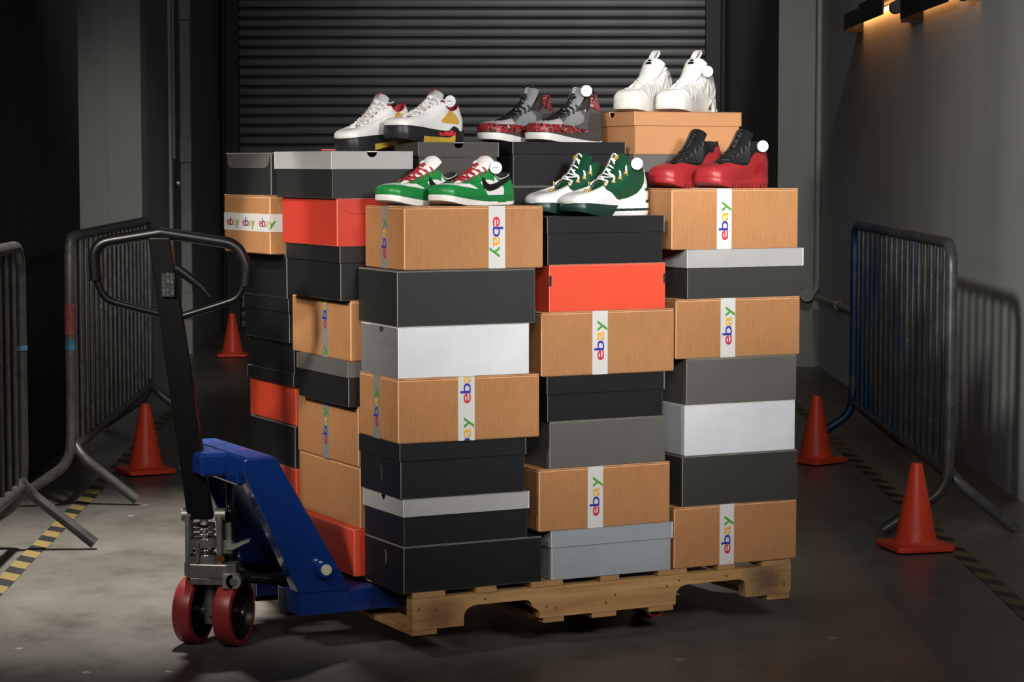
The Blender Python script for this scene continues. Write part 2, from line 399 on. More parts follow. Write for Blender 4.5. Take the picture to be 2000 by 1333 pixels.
for (a, b) in ((.002, .099), (.192, .255), (.363, .462), (.583, .644), (.772, .868), (.972, 1.031), (1.123, 1.222)):
    mb = MB(); j = random.uniform(0, .004); mb.box(a, b, -j, 1.016+j, .102, .118-random.uniform(0, .0015), .0015); mb.build('deck_board', M_wood2, pal)
for (a, b) in ((.0, .075), (.402, .468), (.557, .636), (.742, .824), (1.144, 1.222)):
    mb = MB(); mb.box(a, b, .002, 1.016, 0, .016, .0015); mb.build('bottom_board', M_wood2, pal)
M_nail = pm('rusty_nail', (.05, .035, .025), .6)
for u in (.02, .07, .22, .41, .44, .6, .63, .8, .84, 1.0, 1.16, 1.2):
    mb = MB(); zz = .06+.02*math.sin(u*40) if not (.15 < u < .39 or .83 < u < 1.07) else .085; mb.tube([(u, -.0015, zz), (u, .004, zz)], .003, 8); mb.build('nail', M_nail, pal)

# ------------------------------------------------------------------ boxes
def board_mat(name, col, rough=.55, var=.08, bump=.08, spec=.4):
    n = NT(name); col = lin(col) if isinstance(col, str) else col
    a = n.noise(5, 5, .6); f = n.noise(240, 3, .7)
    c1 = n.ramp(a, [(.3, tuple(x*(1-var) for x in col)), (.7, tuple(min(1, x*(1+var)) for x in col))])
    n.set(Base_Color=c1, Roughness=rough, Specular_IOR_Level=spec); n.bump(a, bump, .006); return n.m
def kraft_mat(name, col):
    n = NT(name); a = n.noise(4, 5, .6); f = n.noise(150, 4, .7, stretch=(1, 1, .12)); g = n.noise(420, 2)
    c1 = n.ramp(a, [(.3, tuple(x*.92 for x in col)), (.7, tuple(x*1.06 for x in col))])
    c2 = n.ramp(f, [(.35, (.88, .87, .86)), (.65, (1.08, 1.08, 1.08))]); c3 = n.ramp(g, [(.38, (.8, .78, .75)), (.5, (1, 1, 1))])
    m = n.n('ShaderNodeMix', data_type='RGBA', blend_type='MULTIPLY'); m.inputs[0].default_value = .8; n.l(c1, m.inputs[6]); n.l(c2, m.inputs[7])
    m2 = n.n('ShaderNodeMix', data_type='RGBA', blend_type='MULTIPLY'); m2.inputs[0].default_value = .6; n.l(m.outputs[2], m2.inputs[6]); n.l(c3, m2.inputs[7])
    n.set(Base_Color=m2.outputs[2], Roughness=.8, Specular_IOR_Level=.25); n.bump(f, .1, .001); return n.m
BM = dict(kraft=kraft_mat('kraft_board', (.40, .188, .076)), tan=board_mat('tan_shoebox', (.45, .215, .095), .5),
          black=board_mat('black_board', (.013, .013, .0145), .38), ink=board_mat('blue_black_board', (.0105, .0105, .0125), .42), charcoal=board_mat('charcoal_board', (.0185, .0195, .020), .5),
          dark=board_mat('dark_grey_board', (.037, .036, .033), .45), grey=board_mat('grey_board', (.105, .10, .093), .42), brown=board_mat('brown_grey_board', (.052, .046, .04), .5),
          midgrey=board_mat('mid_grey_board', (.17, .172, .18), .45), silver=board_mat('silver_board', (.36, .355, .345), .38), steel=board_mat('blue_grey_board', (.30, .325, .35), .35), white=board_mat('white_board', (.62, .625, .655), .4),
          orange=board_mat('orange_board', (.70, .066, .027), .5), red=board_mat('red_board', (.46, .036, .02), .5))
EM = {k: pm('paper_edge_'+k, tuple(min(.75, x*1.6+.07) for x in c), .8) for k, c in dict(kraft=(.33, .15, .05), tan=(.4, .19, .08), dark=(.10, .09, .075), orange=(.6, .08, .04), light=(.45, .43, .4)).items()}
def edge_of(k): return EM['kraft' if k == 'kraft' else 'tan' if k == 'tan' else 'orange' if k in ('orange', 'red') else 'light' if k in ('silver', 'white', 'steel') else 'dark']
M_inside = pm('box_inside', (.02, .018, .016), .9)
M_ptape = board_mat('packing_tape', (.60, .585, .57), .35, .03, .05); M_gtape = board_mat('grey_packing_tape', (.24, .22, .195), .3, .04, .08)
M_let = [pm('letter_'+k, c, .45) for k, c in (('red', (.55, .012, .035)), ('blue', (.028, .03, .30)), ('yellow', (.72, .37, .01)), ('green', (.05, .27, .02)))]
WV, WF, WM, WL = word('ebay', 1.22, .0, .006)
k_ = 5.35/WL; WV = [(p[0]*k_, p[1], p[2]) for p in WV]; WL = 5.35
def lettering(parent, M, xh, y0=None, y1=None, name='lettering'):
    """coloured word; M carries the flat word (x along the text) to its place; y0..y1 clips along the text"""
    vs = [Vector((p[0]*xh, p[1]*xh, 0)) for p in WV]; fs, mi = WF, WM
    if y0 is not None:
        import bmesh
        bm = bmesh.new(); bv = [bm.verts.new(v) for v in vs]
        for f, m in zip(fs, mi):
            try: q = bm.faces.new([bv[i] for i in f]); q.material_index = m
            except ValueError: pass
        for p, nrm in ((y0, (-1, 0, 0)), (y1, (1, 0, 0))):
            bmesh.ops.bisect_plane(bm, geom=bm.verts[:]+bm.edges[:]+bm.faces[:], plane_co=(p, 0, 0), plane_no=nrm, clear_outer=True)
        bm.verts.index_update(); vs = [v.co.copy() for v in bm.verts]; fs = [[v.index for v in f.verts] for f in bm.faces]; mi = [f.material_index for f in bm.faces]; bm.free()
    me = bpy.data.meshes.new(name); me.from_pydata([tuple(M @ v) for v in vs], [], fs)
    for m in M_let: me.materials.append(m)
    me.polygons.foreach_set('material_index', mi); return link(name, me, parent)
# frames for lettering on a front face (y = 0) and a left face (x = 0), reading up or down or along
def MF(x, z, up): return Matrix.Translation((x, -.0016, z)) @ Matrix(((0, -1, 0, 0), (0, 0, -1, 0), (1, 0, 0, 0), (0, 0, 0, 1))) if up else Matrix.Translation((x, -.0016, z)) @ Matrix(((0, 1, 0, 0), (0, 0, -1, 0), (-1, 0, 0, 0), (0, 0, 0, 1)))
def ML(y, z, up=True): return Matrix.Translation((-.0016, y, z)) @ Matrix(((0, 0, -1, 0), (0, 1, 0, 0), (1, 0, 0, 0), (0, 0, 0, 1))) if up else Matrix.Translation((-.0016, y, z)) @ Matrix(((0, 0, -1, 0), (-1, 0, 0, 0), (0, 1, 0, 0), (0, 0, 0, 1)))
XH = .0208; WORD = WL*XH
def ship_box(name, label, u, v, z, yaw, w, d, h, front=None, left=None, band=None, flap=True):
    """corrugated carton: four closed flaps with a seam, printed tape; front/left: (position, word starts, reads up)"""
    t = thing(name, label, 'box', W(u, v, z), TH+R(yaw), 'brown cartons in the stack')
    k, e = BM['kraft'], EM['kraft']
    mb = MB(); mb.m = 0; mb.box(0, w, 0, d, 0, h-.004, .0028, 1); mb.build('body', [k, e], t)
    for (a, b) in ((0, d/2-.001), (d/2+.001, d)):
        mb = MB(); mb.box(.0, w, a, b, h-.0035, h, .0012, 1); mb.build('top_flap', [k, e], t)
    tw = .049
    if front:
        x = front[0]; mb = MB(); mb.box(x-tw/2, x+tw/2, -.001, .0002, .0, h+.0008); mb.box(x-tw/2, x+tw/2, -.001, d*.9, h, h+.0008); mb.build('tape', M_ptape, t)
        for s in front[1]:
            cx = x+XH*.58 if front[2] else x-XH*.58
            if front[2]: a, b = max(0, -s), min(WORD, h-s)
            else: a, b = max(0, s-h), min(WORD, s)
            lettering(t, MF(cx, s, front[2]), XH, a, b)
    if left:
        y = left[0]; mb = MB(); mb.box(-.001, .0002, y-tw/2, y+tw/2, 0, h+.0008); mb.box(-.001, w*.3, y-tw/2, y+tw/2, h, h+.0008); mb.build('tape', M_gtape, t)
        for s in left[1]:
            a, b = max(0, -s), min(WORD, h-s)
            lettering(t, ML(y-XH*.58, s), XH, a, b)
    return t
def panel(mb, poly, a0, a1, axis): mb.prism(poly, a0, a1, axis)
def lid_panel(L, h, notch, r):
    if not notch: return [(0, 0), (L, 0), (L, h), (0, h)]
    c = L/2
    return [(0, 0), (L, 0), (L, h)]+[(c+r*math.cos(R(-a)), h+r*1.05*math.sin(R(-a))) for a in range(0, 181, 15)]+[(0, h)]
def lid_box(name, label, u, v, z, yaw, w, d, h, body, lid, lh=.052, notch=None, hole=None, upside=False, body_b=None, ov=.0035):
    """shoebox with a separate overlapping lid; notch: which lid end has the half-moon thumb cut"""
    t = thing(name, label, 'box', W(u, v, z), TH+R(yaw), 'lidded shoeboxes in the stack')
    eb, el = edge_of(body), edge_of(lid); th = .003
    z0, z1 = (0, h) if not upside else (.004, h)
    top = h-.006 if not upside else h
    mb = MB()
    if not upside:
        mb.m = 0; mb.box(0, w, 0, d, 0, th, .001, 1)
        zt = h-.004
        for (x0, x1, y0, y1, cut) in ((0, w, 0, th, notch == 'front'), (0, w, d-th, d, False), (0, th, 0, d, notch == 'left'), (w-th, w, 0, d, False)):
            mb.box(x0, x1, y0, y1, 0, zt-(.03 if cut else 0), .0012, 1)
    else: mb.m = 0; mb.box(0, w, 0, d, .003, h, .0014, 1)
    mb.build('body', [BM[body], eb], t)
    a, b = (h-lh, h) if not upside else (0, lh)
    mb = MB(); x0, x1, y0, y1 = -ov, w+ov, -ov, d+ov; tk = .0026
    zt0, zt1 = (b-tk, b) if not upside else (a, a+tk)
    r = .0165
    # top plate (bitten where the thumb cut meets it)
    if notch == 'front': P = [(x0, y0), (x0+(x1-x0)/2-r, y0), (x0+(x1-x0)/2-r, y0+tk), (x0+(x1-x0)/2+r, y0+tk), (x0+(x1-x0)/2+r, y0), (x1, y0), (x1, y1), (x0, y1)]; mb.prism(P, zt0, zt1, 'z', em=1)
    elif notch == 'left': P = [(x0, y0), (x1, y0), (x1, y1), (x0, y1), (x0, y0+(y1-y0)/2+r), (x0+tk, y0+(y1-y0)/2+r), (x0+tk, y0+(y1-y0)/2-r), (x0, y0+(y1-y0)/2-r)]; mb.prism(P, zt0, zt1, 'z', em=1)
    else: mb.box(x0, x1, y0, y1, zt0, zt1, .0011, 1)
    hh = b-a
    def sh(poly, ox): return [(p[0]+ox, p[1]+a) for p in poly]
    mb.prism(sh(lid_panel(x1-x0, hh, notch == 'front', r), x0), y0, y0+tk-.0004, 'y', em=1); mb.prism(sh(lid_panel(x1-x0, hh, False, r), x0), y1-tk, y1, 'y', em=1)
    mb.prism(sh(lid_panel(y1-y0, hh, notch == 'left', r), y0), x0, x0+tk-.0004, 'x', em=1); mb.prism(sh(lid_panel(y1-y0, hh, False, r), y0), x1-tk, x1, 'x', em=1)
    # worn corners
    cm = .0014
    for (cx, cy) in ((x0, y0), (x1, y0), (x0, y1)):
        mb.m = 1; mb.box(cx-.0006, cx+.0006, cy-.0006, cy+.0006, a, b)
    mb.m = 0
    mb.build('lid', [BM[lid], el], t)
    if hole:   # half-moon finger hole on the left end of the body
        y, zz = hole; mb = MB(); pts = [(y+.011*math.cos(R(q)), zz+.022*math.sin(R(q))) for q in range(90, 271, 15)]
        mb.prism(pts, -.0006, .0002, 'x', em=1); mb.build('finger_hole', [M_inside, EM['dark']], t)
    return t
def flip_box(name, label, u, v, z, yaw, w, d, h, col, flap=None, tuck=None, hole=None, slots=False, ltab=None, lend=None, cat_group='one-piece shoeboxes in the stack'):
    """hinged one-piece shoebox; flap: rounded front tuck, ltab: rounded tab on the left end"""
    t = thing(name, label, 'box', W(u, v, z), TH+R(yaw), cat_group); k, e = BM[col], edge_of(col)
    mb = MB(); mb.m = 0; mb.box(0, w, 0, d, 0, h-.0025, .0016, 1); mb.build('body', [k, e], t)
    mb = MB(); mb.box(0, w, -.0012, d+.001, h-.0022, h, .0008, 1); mb.build('lid', [k, e], t)
    if flap:   # on the front face, rounded lower left corner
        x0, x1, dp = flap; r = dp*.85
        P = [(x0, h-.003), (x0+.002, h-dp*.35)]+[(x0+.004+r-r*math.cos(R(q)), h-dp+r*.75-r*.75*math.sin(R(q))) for q in range(20, 91, 14)]+[(x1, h-dp), (x1, h-.003)]
        mb = MB(); mb.prism(P, -.0022, .0002, 'y', em=1); mb.build('flap', [k, EM['dark'] if col in ('orange', 'red') else e], t)
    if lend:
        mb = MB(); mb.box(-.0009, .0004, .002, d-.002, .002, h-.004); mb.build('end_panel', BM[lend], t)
    if ltab:
        y0, y1, dp, lc = ltab; r = min(dp*.8, .03)
        P = [(y0, h-.003), (y0, h-dp+r)]+[(y0+r-r*math.cos(R(q)), h-dp+r-r*math.sin(R(q))) for q in range(15, 91, 15)]
        P += [(y1-r+r*math.sin(R(q)), h-dp+r-r*math.cos(R(q))) for q in range(0, 76, 15)]+[(y1, h-dp+r), (y1, h-.003)]
        mb = MB(); mb.prism(P, -.002, .0002, 'x', em=1); mb.build('end_tab', [BM[lc], edge_of(lc)], t)
    if tuck:   # small notch mark on the left tab
        mb = MB(); y, zz, r = tuck; mb.prism([(y+r*math.cos(R(q)), zz+r*math.sin(R(q))) for q in range(180, 361, 15)], -.0032, -.0018, 'x'); mb.build('thumb_notch', [M_inside], t)
    if hole:
        y, zz = hole; mb = MB(); mb.tube([(-.0004, y+.010*math.cos(R(q))-.004, zz+.020*math.sin(R(q))) for q in range(95, 266, 12)], .0011, 5); mb.build('finger_hole', [EM['dark']], t)
    if slots:
        for x in (.0035, w-.0035): mb = MB(); mb.box(x-.0035, x+.0035, -.0008, .0004, h*.55, h*.77); mb.build('slot', [M_inside], t)
    return t
# near-left stack, top to bottom
ship_box('shipping_carton', 'brown carton under the green low sneakers, printed tape reading downward', -.018, .005, 1.0655, -2, .412, .285, .1695, (.272, [.141], False), (.14, [.028]))
flip_box('shoebox', 'wide charcoal box directly under the carton that carries green sneakers', -.041, 0, .9145, -2, .408, .285, .1495, 'charcoal')
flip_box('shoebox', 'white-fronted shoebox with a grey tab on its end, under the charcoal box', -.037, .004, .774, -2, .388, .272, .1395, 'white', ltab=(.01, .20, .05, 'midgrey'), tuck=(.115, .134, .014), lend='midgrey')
ship_box('shipping_carton', 'brown carton with two cut words on its front tape, below the white shoebox', -.040, 0, .599, -2, .42, .285, .174, (.2, [.102, -.047], True), (.155, [.032]))
lid_box('lidded_shoebox', 'all-black lidded shoebox under the carton with two words on the tape', -.031, .004, .4485, -1, .370, .285, .149, 'ink', 'black', .046, hole=(.14, .055))
lid_box('lidded_shoebox', 'black shoebox with a silver-grey lid, second from the pallet beside the blue truck', -.022, .004, .3185, 0, .374, .265, .129, 'black', 'silver', .048, notch='left')
flip_box('shoebox', 'long black shoebox lowest at the pallet corner by the blue truck', -.023, .004, .1905, 0, .42, .265, .1275, 'ink', hole=(.13, .083))
# near-middle stack
lid_box('lidded_shoebox', 'black lidded shoebox carrying the dark green and white sneakers', .413, 0, 1.0715, 0, .366, .285, .1325, 'black', 'black', .045)
flip_box('shoebox', 'bright orange shoebox under the lidded box with dark green sneakers', .418, 0, .9405, 0, .372, .285, .1305, 'orange', slots=True)
ship_box('shipping_carton', 'brown carton directly under the bright orange front shoebox', .3945, .002, .762, 0, .427, .287, .178, (.185, [.040], True))
lid_box('lidded_shoebox', 'black lidded shoebox between a carton and a plain grey box', .413, 0, .636, 0, .370, .285, .1255, 'black', 'black', .049)
flip_box('shoebox', 'plain grey box sandwiched below the black lidded box, middle front stack', .420, 0, .5035, 0, .372, .285, .132, 'grey')
ship_box('shipping_carton', 'brown carton between the plain grey box and the blue-grey lidded box', .387, 0, .3295, 0, .422, .29, .1735, (.178, [.034], True))
lid_box('lidded_shoebox', 'blue-grey shoebox with matching lid resting on the pallet', .427, 0, .1905, 0, .385, .285, .1385, 'steel', 'steel', .046)
# near-right stack
ship_box('shipping_carton', 'brown carton carrying the red and black sneakers', .811, .002, 1.106, -1, .424, .285, .173, (.173, [.026], True))
lid_box('lidded_shoebox', 'dark shoebox with a pale grey lid below the carton of red sneakers', .863, 0, .965, -1, .384, .28, .1405, 'dark', 'silver', .052)
ship_box('shipping_carton', 'brown carton below the dark box with pale grey lid', .8255, 0, .7945, -1, .418, .28, .17, (.172, [.036], True))
flip_box('shoebox', 'plain grey box resting on the bright white box', .862, 0, .661, -1, .371, .28, .133, 'grey')
flip_box('shoebox', 'bright white box between two plain grey boxes', .857, 0, .5145, -1, .373, .29, .146, 'white')
flip_box('shoebox', 'plain dark grey box under the bright white box', .850, 0, .368, -1, .389, .28, .146, 'dark')
ship_box('shipping_carton', 'brown carton lowest at the far right corner of the pallet', .8235, 0, .1905, 0, .42, .285, .1765, (.177, [.032], True))
# side stack behind the near-left one, long sides facing the pallet truck
lid_box('lidded_shoebox', 'dark shoebox with a silver lid and thumb cut, under a white sneaker', -.1005, .303, 1.254, 0, .238, .425, .131, 'charcoal', 'silver', .05, notch='front')
flip_box('shoebox', 'red shoebox with a rounded front flap, under the silver-lidded box', -.087, .303, 1.1205, 0, .262, .415, .1325, 'red', flap=(.012, .25, .042))
lid_box('lidded_shoebox', 'blue-black lidded shoebox under the red box with rounded flap', -.077, .303, .9695, 0, .255, .40, .1505, 'ink', 'black', .045)
ship_box('shipping_carton', 'brown side carton with grey tape cutting the word, below a blue-black lidded box', -.048, .303, .799, 0, .265, .44, .17, None, (.185, [.080, -.078]))
lid_box('lidded_shoebox', 'small black shoebox with a grey lid wedged between two side cartons', -.055, .303, .671, 0, .24, .375, .1275, 'black', 'grey', .045)
ship_box('shipping_carton', 'brown side carton with grey tape and one whole word', -.027, .303, .5, 0, .27, .455, .1705, None, (.235, [.040]))
ship_box('shipping_carton', 'plain brown carton without tape behind the blue truck frame', -.022, .303, .3245, 0, .27, .46, .175)
flip_box('shoebox', 'red shoebox on the pallet behind the blue truck frame', -.041, .303, .1905, 0, .27, .42, .1335, 'orange', flap=(.012, .26, .04))
# far side stack
flip_box('shoebox', 'dark box with a paler rounded end tab, topmost at the far left', -.098, .778, 1.256, 4, .14, .325, .126, 'charcoal', ltab=(.012, .31, .045, 'grey'))
def far_carton():
    t = ship_box('shipping_carton', 'pale-lit carton with the word printed three times on a level tape', -.108, .765, 1.0825, 2, .2, .355, .173)
    mb = MB(); mb.box(-.001, .0002, 0, .355, .066, .119); mb.box(-.001, .19, -.001, .0002, .066, .119); mb.build('tape', M_ptape, t)
    xh = .0178
    for (y, a, b) in ((.330, 0, 9), (.206, 0, 9), (.0775, 0, .0775)):
        lettering(t, Matrix.Translation((0, 0, 0)) @ ML(y, .081, False), xh, a, b)
    lettering(t, Matrix.Translation((-.0765, -.0016, .081)) @ Matrix(((1, 0, 0, 0), (0, 0, -1, 0), (0, 1, 0, 0), (0, 0, 0, 1))), xh, .0775, 9)
far_carton()
flip_box('shoebox', 'black box under the carton with three printed words', -.059, .757, .9505, 0, .2, .37, .1305, 'ink')
lid_box('lidded_shoebox', 'black lidded shoebox, third below the three-word carton', -.052, .757, .8195, 0, .2, .37, .1295, 'ink', 'ink', .04)
lid_box('lidded_shoebox', 'black shoebox stood upside down on its lid above an orange box', -.038, .757, .6885, 0, .2, .38, .1295, 'ink', 'black', .038, upside=True)
flip_box('shoebox', 'orange side box beneath the upside-down black shoebox', -.030, .765, .5705, 0, .2, .385, .1165, 'orange')
flip_box('shoebox', 'black box peeping out above the blue truck frame', -.032, .769, .4415, 0, .2, .372, .1275, 'black')
flip_box('shoebox', 'orange box mostly hidden by the blue truck frame', -.03, .769, .3165, 0, .2, .372, .1235, 'orange')
flip_box('shoebox', 'black box on the pallet hidden behind the blue truck frame', -.03, .769, .1905, 0, .2, .372, .1245, 'black')
# second row, seen over the front stacks
lid_box('lidded_shoebox', 'brown-grey shoebox with a thumb cut, behind the green low sneakers', .176, .33, 1.2845, 0, .246, .37, .1265, 'brown', 'brown', .042, notch='front')
lid_box('lidded_shoebox', 'black lidded shoebox carrying the grey and red graffiti sneakers', .472, .325, 1.2865, 0, .366, .27, .1265, 'black', 'black', .034)
flip_box('shoebox', 'black box behind the dark green and white sneakers, below the black lid', .462, .325, 1.15, 0, .376, .27, .1355, 'black')
lid_box('lidded_shoebox', 'tan shoebox with thumb cut carrying the all-white sneakers', .8765, .325, 1.378, 0, .365, .265, .127, 'tan', 'tan', .042, notch='left')
lid_box('lidded_shoebox', 'black shoebox with a grey lid right under the tan shoebox', .876, .325, 1.25, 0, .36, .27, .1275, 'black', 'grey', .052)
flip_box('shoebox', 'orange box of which only the top edge shows behind the silver lid', 0.145, .78, 1.275, 0, .2, .2, .119, 'orange')
# what carries them inside the stack
def core(u, v, w, d, ztop, n):
    h = (ztop-.1905)/n
    for i in range(n):
        flip_box('shoebox', 'black shoebox deep inside the stack, hidden by the boxes around it', u, v, .1905+i*h, 0, w, d, h-.0005, 'black', cat_group='black shoeboxes hidden in the middle of the stack')
core(.26, .33, .16, .37, 1.284, 8); core(.462, .325, .36, .27, 1.1495, 7); core(.876, .325, .35, .27, 1.2495, 8); core(.2, .78, .13, .2, 1.2745, 8)


# ------------------------------------------------------------------ pallet truck
M_blue = pm('blue_enamel', (.004, .025, .15), .24, 0, .08, 6, coat=.6, bump=.03, bscale=9, bdist=.003)
M_bluetop = None
def worn_blue():
    n = NT('worn_blue_enamel'); a = n.noise(70, 7, .75); b = n.noise(5, 3)
    c1 = n.ramp(a, [(.52, (.006, .035, .22)), (.72, (.10, .14, .32))]); r = n.ramp(b, [(.55, (0, 0, 0)), (.62, (1, 1, 1))])
    n.set(Base_Color=n.mix(r, c1, (.13, .035, .14)), Roughness=.4); return n.m
M_bluetop = worn_blue()
M_blk = pm('black_enamel', (.004, .004, .0045), .34, spec=.22); M_rub = pm('black_grip', (.005, .005, .006), .33, spec=.4)
M_cast = pm('cast_metal', (.23, .22, .205), .42, .75, .2, 40, .1); M_chrome = pm('chrome', (.7, .7, .72), .12, 1., .02)
M_bright = pm('zinc', (.55, .54, .5), .35, .8); M_pu = pm('red_polyurethane', (.30, .028, .03), .38, 0, .2, 25); M_hub = pm('black_hub', (.006, .006, .006), .35)
M_brass = pm('brass_valve', (.45, .2, .05), .3, .9)
jack = thing('pallet_truck', 'blue hand pallet truck with black handle, forks under the pallet', 'pallet truck', W(-.393, .485, 0), TH)
# forks
for s, nm in ((-1, 'near'), (1, 'far')):
    q0, q1 = (-.243, -.085) if s < 0 else (.085, .243)
    mb = MB(); zt, zb = .167, .106
    mb.prism([(.161, zb), (1.23, zb+.004), (1.36, zb+.03), (1.38, zb+.045), (1.36, zt), (.161, zt)], q0, q1, 'y'); fk = mb.build('fork', M_blue, jack)
    mb = MB(); mb.box(.165, .42, q0+.008, q1-.008, zt, zt+.0012); mb.build('fork_top_wear', M_bluetop, fk)
    # load roller
    x = 1.37; qc = (q0+q1)/2+s*.03; Mr = Matrix.Translation((x-.07, qc, .036)) @ Matrix.Rotation(R(90), 4, 'X')
    mb = MB(); mb.lathe([(.0, -.05), (.012, -.05), (.012, -.044), (.026, -.042), (.028, -.047), (.036, -.045), (.036, .045), (.028, .047), (.026, .042), (0, .042)], 28, Mr, mats=[2, 2, 1, 1, 0, 0, 0, 1, 1]); mb.build('load_roller', [M_pu, M_hub, M_bright], jack, smooth=40)
    mb = MB(); 
    for y in (qc-.058, qc+.05): mb.prism([(x-.13, .115), (x-.02, .115), (x-.045, .03), (x-.07, .018), (x-.095, .03)], y, y+.006, 'y')
    mb.build('roller_bracket', M_blue, jack)
# A-frame: two slanted legs, head beam, arm over the pump, web between the legs
leg = [(.004, .545), (.012, .553), (.094, .553), (.104, .54), (.318, .166), (.164, .166), (.006, .51)]
for q0 in (-.243, .175):
    mb = MB(); mb.prism(leg, q0, q0+.068, 'y'); o = mb.build('frame_leg', M_blue, jack)
    b = o.modifiers.new('bevel', 'BEVEL'); b.width = .007; b.segments = 3; b.limit_method = 'ANGLE'
mb = MB(); mb.box(.006, .1, -.18, .18, .47, .553, .006); mb.box(-.068, .03, -.1, .1, .488, .551, .008); o = mb.build('head_beam', M_blue, jack)
mb = MB(); mb.box(-.055, .03, -.088, .088, .5508, .552); mb.box(.016, .09, -.23, .23, .5525, .5542); mb.build('head_label', M_bluetop, jack)
mb = MB(); mb.prism([(.045, .5), (.055, .5), (.27, .16), (.26, .16)], -.178, .178, 'y'); mb.build('frame_web', M_blue, jack)
mb = MB(); mb.tube([(.23, -.25, .235), (.23, -.272, .235)], .024, 20); mb.build('pivot_boss', M_blue, jack, smooth=40)
mb = MB(); mb.tube([(.23, -.268, .235), (.23, -.277, .235)], .015, 16); mb.build('pivot_cap', pm('cream_cap', (.5, .48, .36), .4), jack, smooth=40)
mb = MB()
for q in (-.12, .12): mb.box(.16, .26, q-.03, q+.03, .09, .166, .004)
mb.tube([(.03, 0, .195), (.07, -.11, .2), (.34, -.13, .165)], .016, 10); mb.tube([(.03, 0, .195), (.07, .11, .2), (.34, .13, .165)], .016, 10)
mb.build('push_rod', M_blk, jack, smooth=40)
# everything that steers stands in its own frame (x: screen-right axle plane)
MS = Matrix.Rotation(-TH, 4, 'Z')
ax = R(-17)
for s in (-1, 1):
    Mw_ = MS @ Matrix.Translation((s*.061*math.cos(ax), s*.061*math.sin(ax), .094)) @ Matrix.Rotation(ax, 4, 'Z') @ Matrix.Rotation(R(90), 4, 'Y')
    hw = .027
    mb = MB(); mb.lathe([(.078, -hw), (.088, -hw), (.0925, -hw+.003), (.094, -hw+.009), (.094, hw-.009), (.0925, hw-.003), (.088, hw), (.078, hw), (.078, -hw)], 48, Mw_)
    wh = mb.build('steer_wheel', M_pu, jack, smooth=35)
    mb = MB(); mb.lathe([(.0785, -hw+.002), (.072, -hw+.002), (.066, -.008), (.03, -.008), (.027, -hw+.002), (.012, -hw+.0), (0, -hw), (0, hw), (.012, hw), (.027, hw-.002), (.03, .008), (.066, .008), (.072, hw-.002), (.0785, hw-.002)], 32, Mw_); mb.build('hub', M_hub, wh, smooth=35)
    mb = MB(); mb.lathe([(0, hw+.004), (.007, hw+.004), (.009, hw+.001), (.009, hw-.004)], 14, Mw_); mb.lathe([(0, -hw-.004), (.007, -hw-.004), (.009, -hw-.001), (.009, -hw+.004)], 14, Mw_); mb.build('axle_bolt', M_bright, wh, smooth=35)
mb = MB(MS); mb.tube([(-.006, 0, .06), (-.006, 0, .2)], .021, 18); mb.tube([(-.005, -.022, .094), (-.005, -.03, .094)], .01, 12); c_, s_ = math.cos(ax), math.sin(ax)
mb.tube([(-.036*c_, -.036*s_, .094), (.036*c_, .036*s_, .094)], .014, 14)
mb.build('steering_stem', M_cast, jack, smooth=40)
# base plate with the ear at its right end
mb = MB(MS)
mb.prism([(-.078, -.03), (-.06, -.06), (.045, -.075), (.072, -.06), (.075, .05), (-.06, .07), (-.078, .03)], .197, .238, 'z'); mb.prism([(-.06, -.058), (.04, -.07), (.05, .05), (-.04, .05)], .178, .2, 'z')
o = mb.build('pump_base', M_cast, jack); b = o.modifiers.new('bevel', 'BEVEL'); b.width = .004; b.segments = 2; b.limit_method = 'ANGLE'
mb = MB(MS); mb.tube([(.066, -.085, .192), (.066, .05, .192)], .021, 18); mb.box(.035, .066, -.085, .05, .171, .213, .002); mb.build('linkage_ear', M_bright, jack, smooth=40)
mb = MB(MS); mb.tube([(.066, -.084, .192), (.066, -.089, .192)], .011, 14); mb.build('ear_pin', M_cast, jack, smooth=40)
# pump body: yoke plates, rings, spring, block, pedal
mb = MB(MS)
mb.box(-.072, -.058, -.05, .03, .235, .37, .003); mb.box(.016, .032, -.055, .03, .235, .37, .003)
for (z0, z1) in ((.282, .304), (.236, .256)):
    n = 24; P = [(-.022+.048*math.cos(2*pi*i/n), -.02+.042*math.sin(2*pi*i/n)) for i in range(n)]; Q = [(-.022+.032*math.cos(2*pi*i/n), -.02+.027*math.sin(2*pi*i/n)) for i in range(n)]
    vs = [(*p, z0) for p in P]+[(*p, z1) for p in P]+[(*p, z0) for p in Q]+[(*p, z1) for p in Q]
    fs = []
    for i in range(n):
        j = (i+1) % n; fs += [(i, j, n+j, n+i), (2*n+i, 3*n+i, 3*n+j, 2*n+j), (n+i, n+j, 3*n+j, 3*n+i), (i, 2*n+i, 2*n+j, j)]
    mb.add(vs, fs)
mb.box(-.042, -.03, -.066, -.052, .238, .3, .002)
mb.tube([(-.082, -.03, .372), (-.056, -.03, .372)], .019, 16); mb.tube([(.012, -.03, .372), (.04, -.03, .372)], .018, 16)
mb.build('pump_yoke', M_cast, jack, smooth=35)
mb = MB(MS); pts = [(-.022+.029*math.cos(R(a)), -.022+.025*math.sin(R(a)), .246+.09*a/2160) for a in range(0, 2161, 20)]; mb.tube(pts, .0042, 7); mb.tube([(-.022, -.022, .34), (-.022, -.022, .346)], .031, 20); mb.build('spring', M_chrome, jack, smooth=60)
mb = MB(MS); mb.tube([(-.022, -.022, .24), (-.022, -.022, .4)], .012, 14); mb.build('pump_rod', M_bright, jack, smooth=40)
mb = MB(MS); mb.box(.035, .056, -.03, .03, .255, .35, .004); mb.box(.03, .06, -.045, .03, .262, .3, .003); o = mb.build('pump_block', M_cast, jack)
mb = MB(MS); mb.tube([(.048, -.0, .26), (.048, 0, .50)], .011, 14); mb.build('piston', M_chrome, jack, smooth=40)
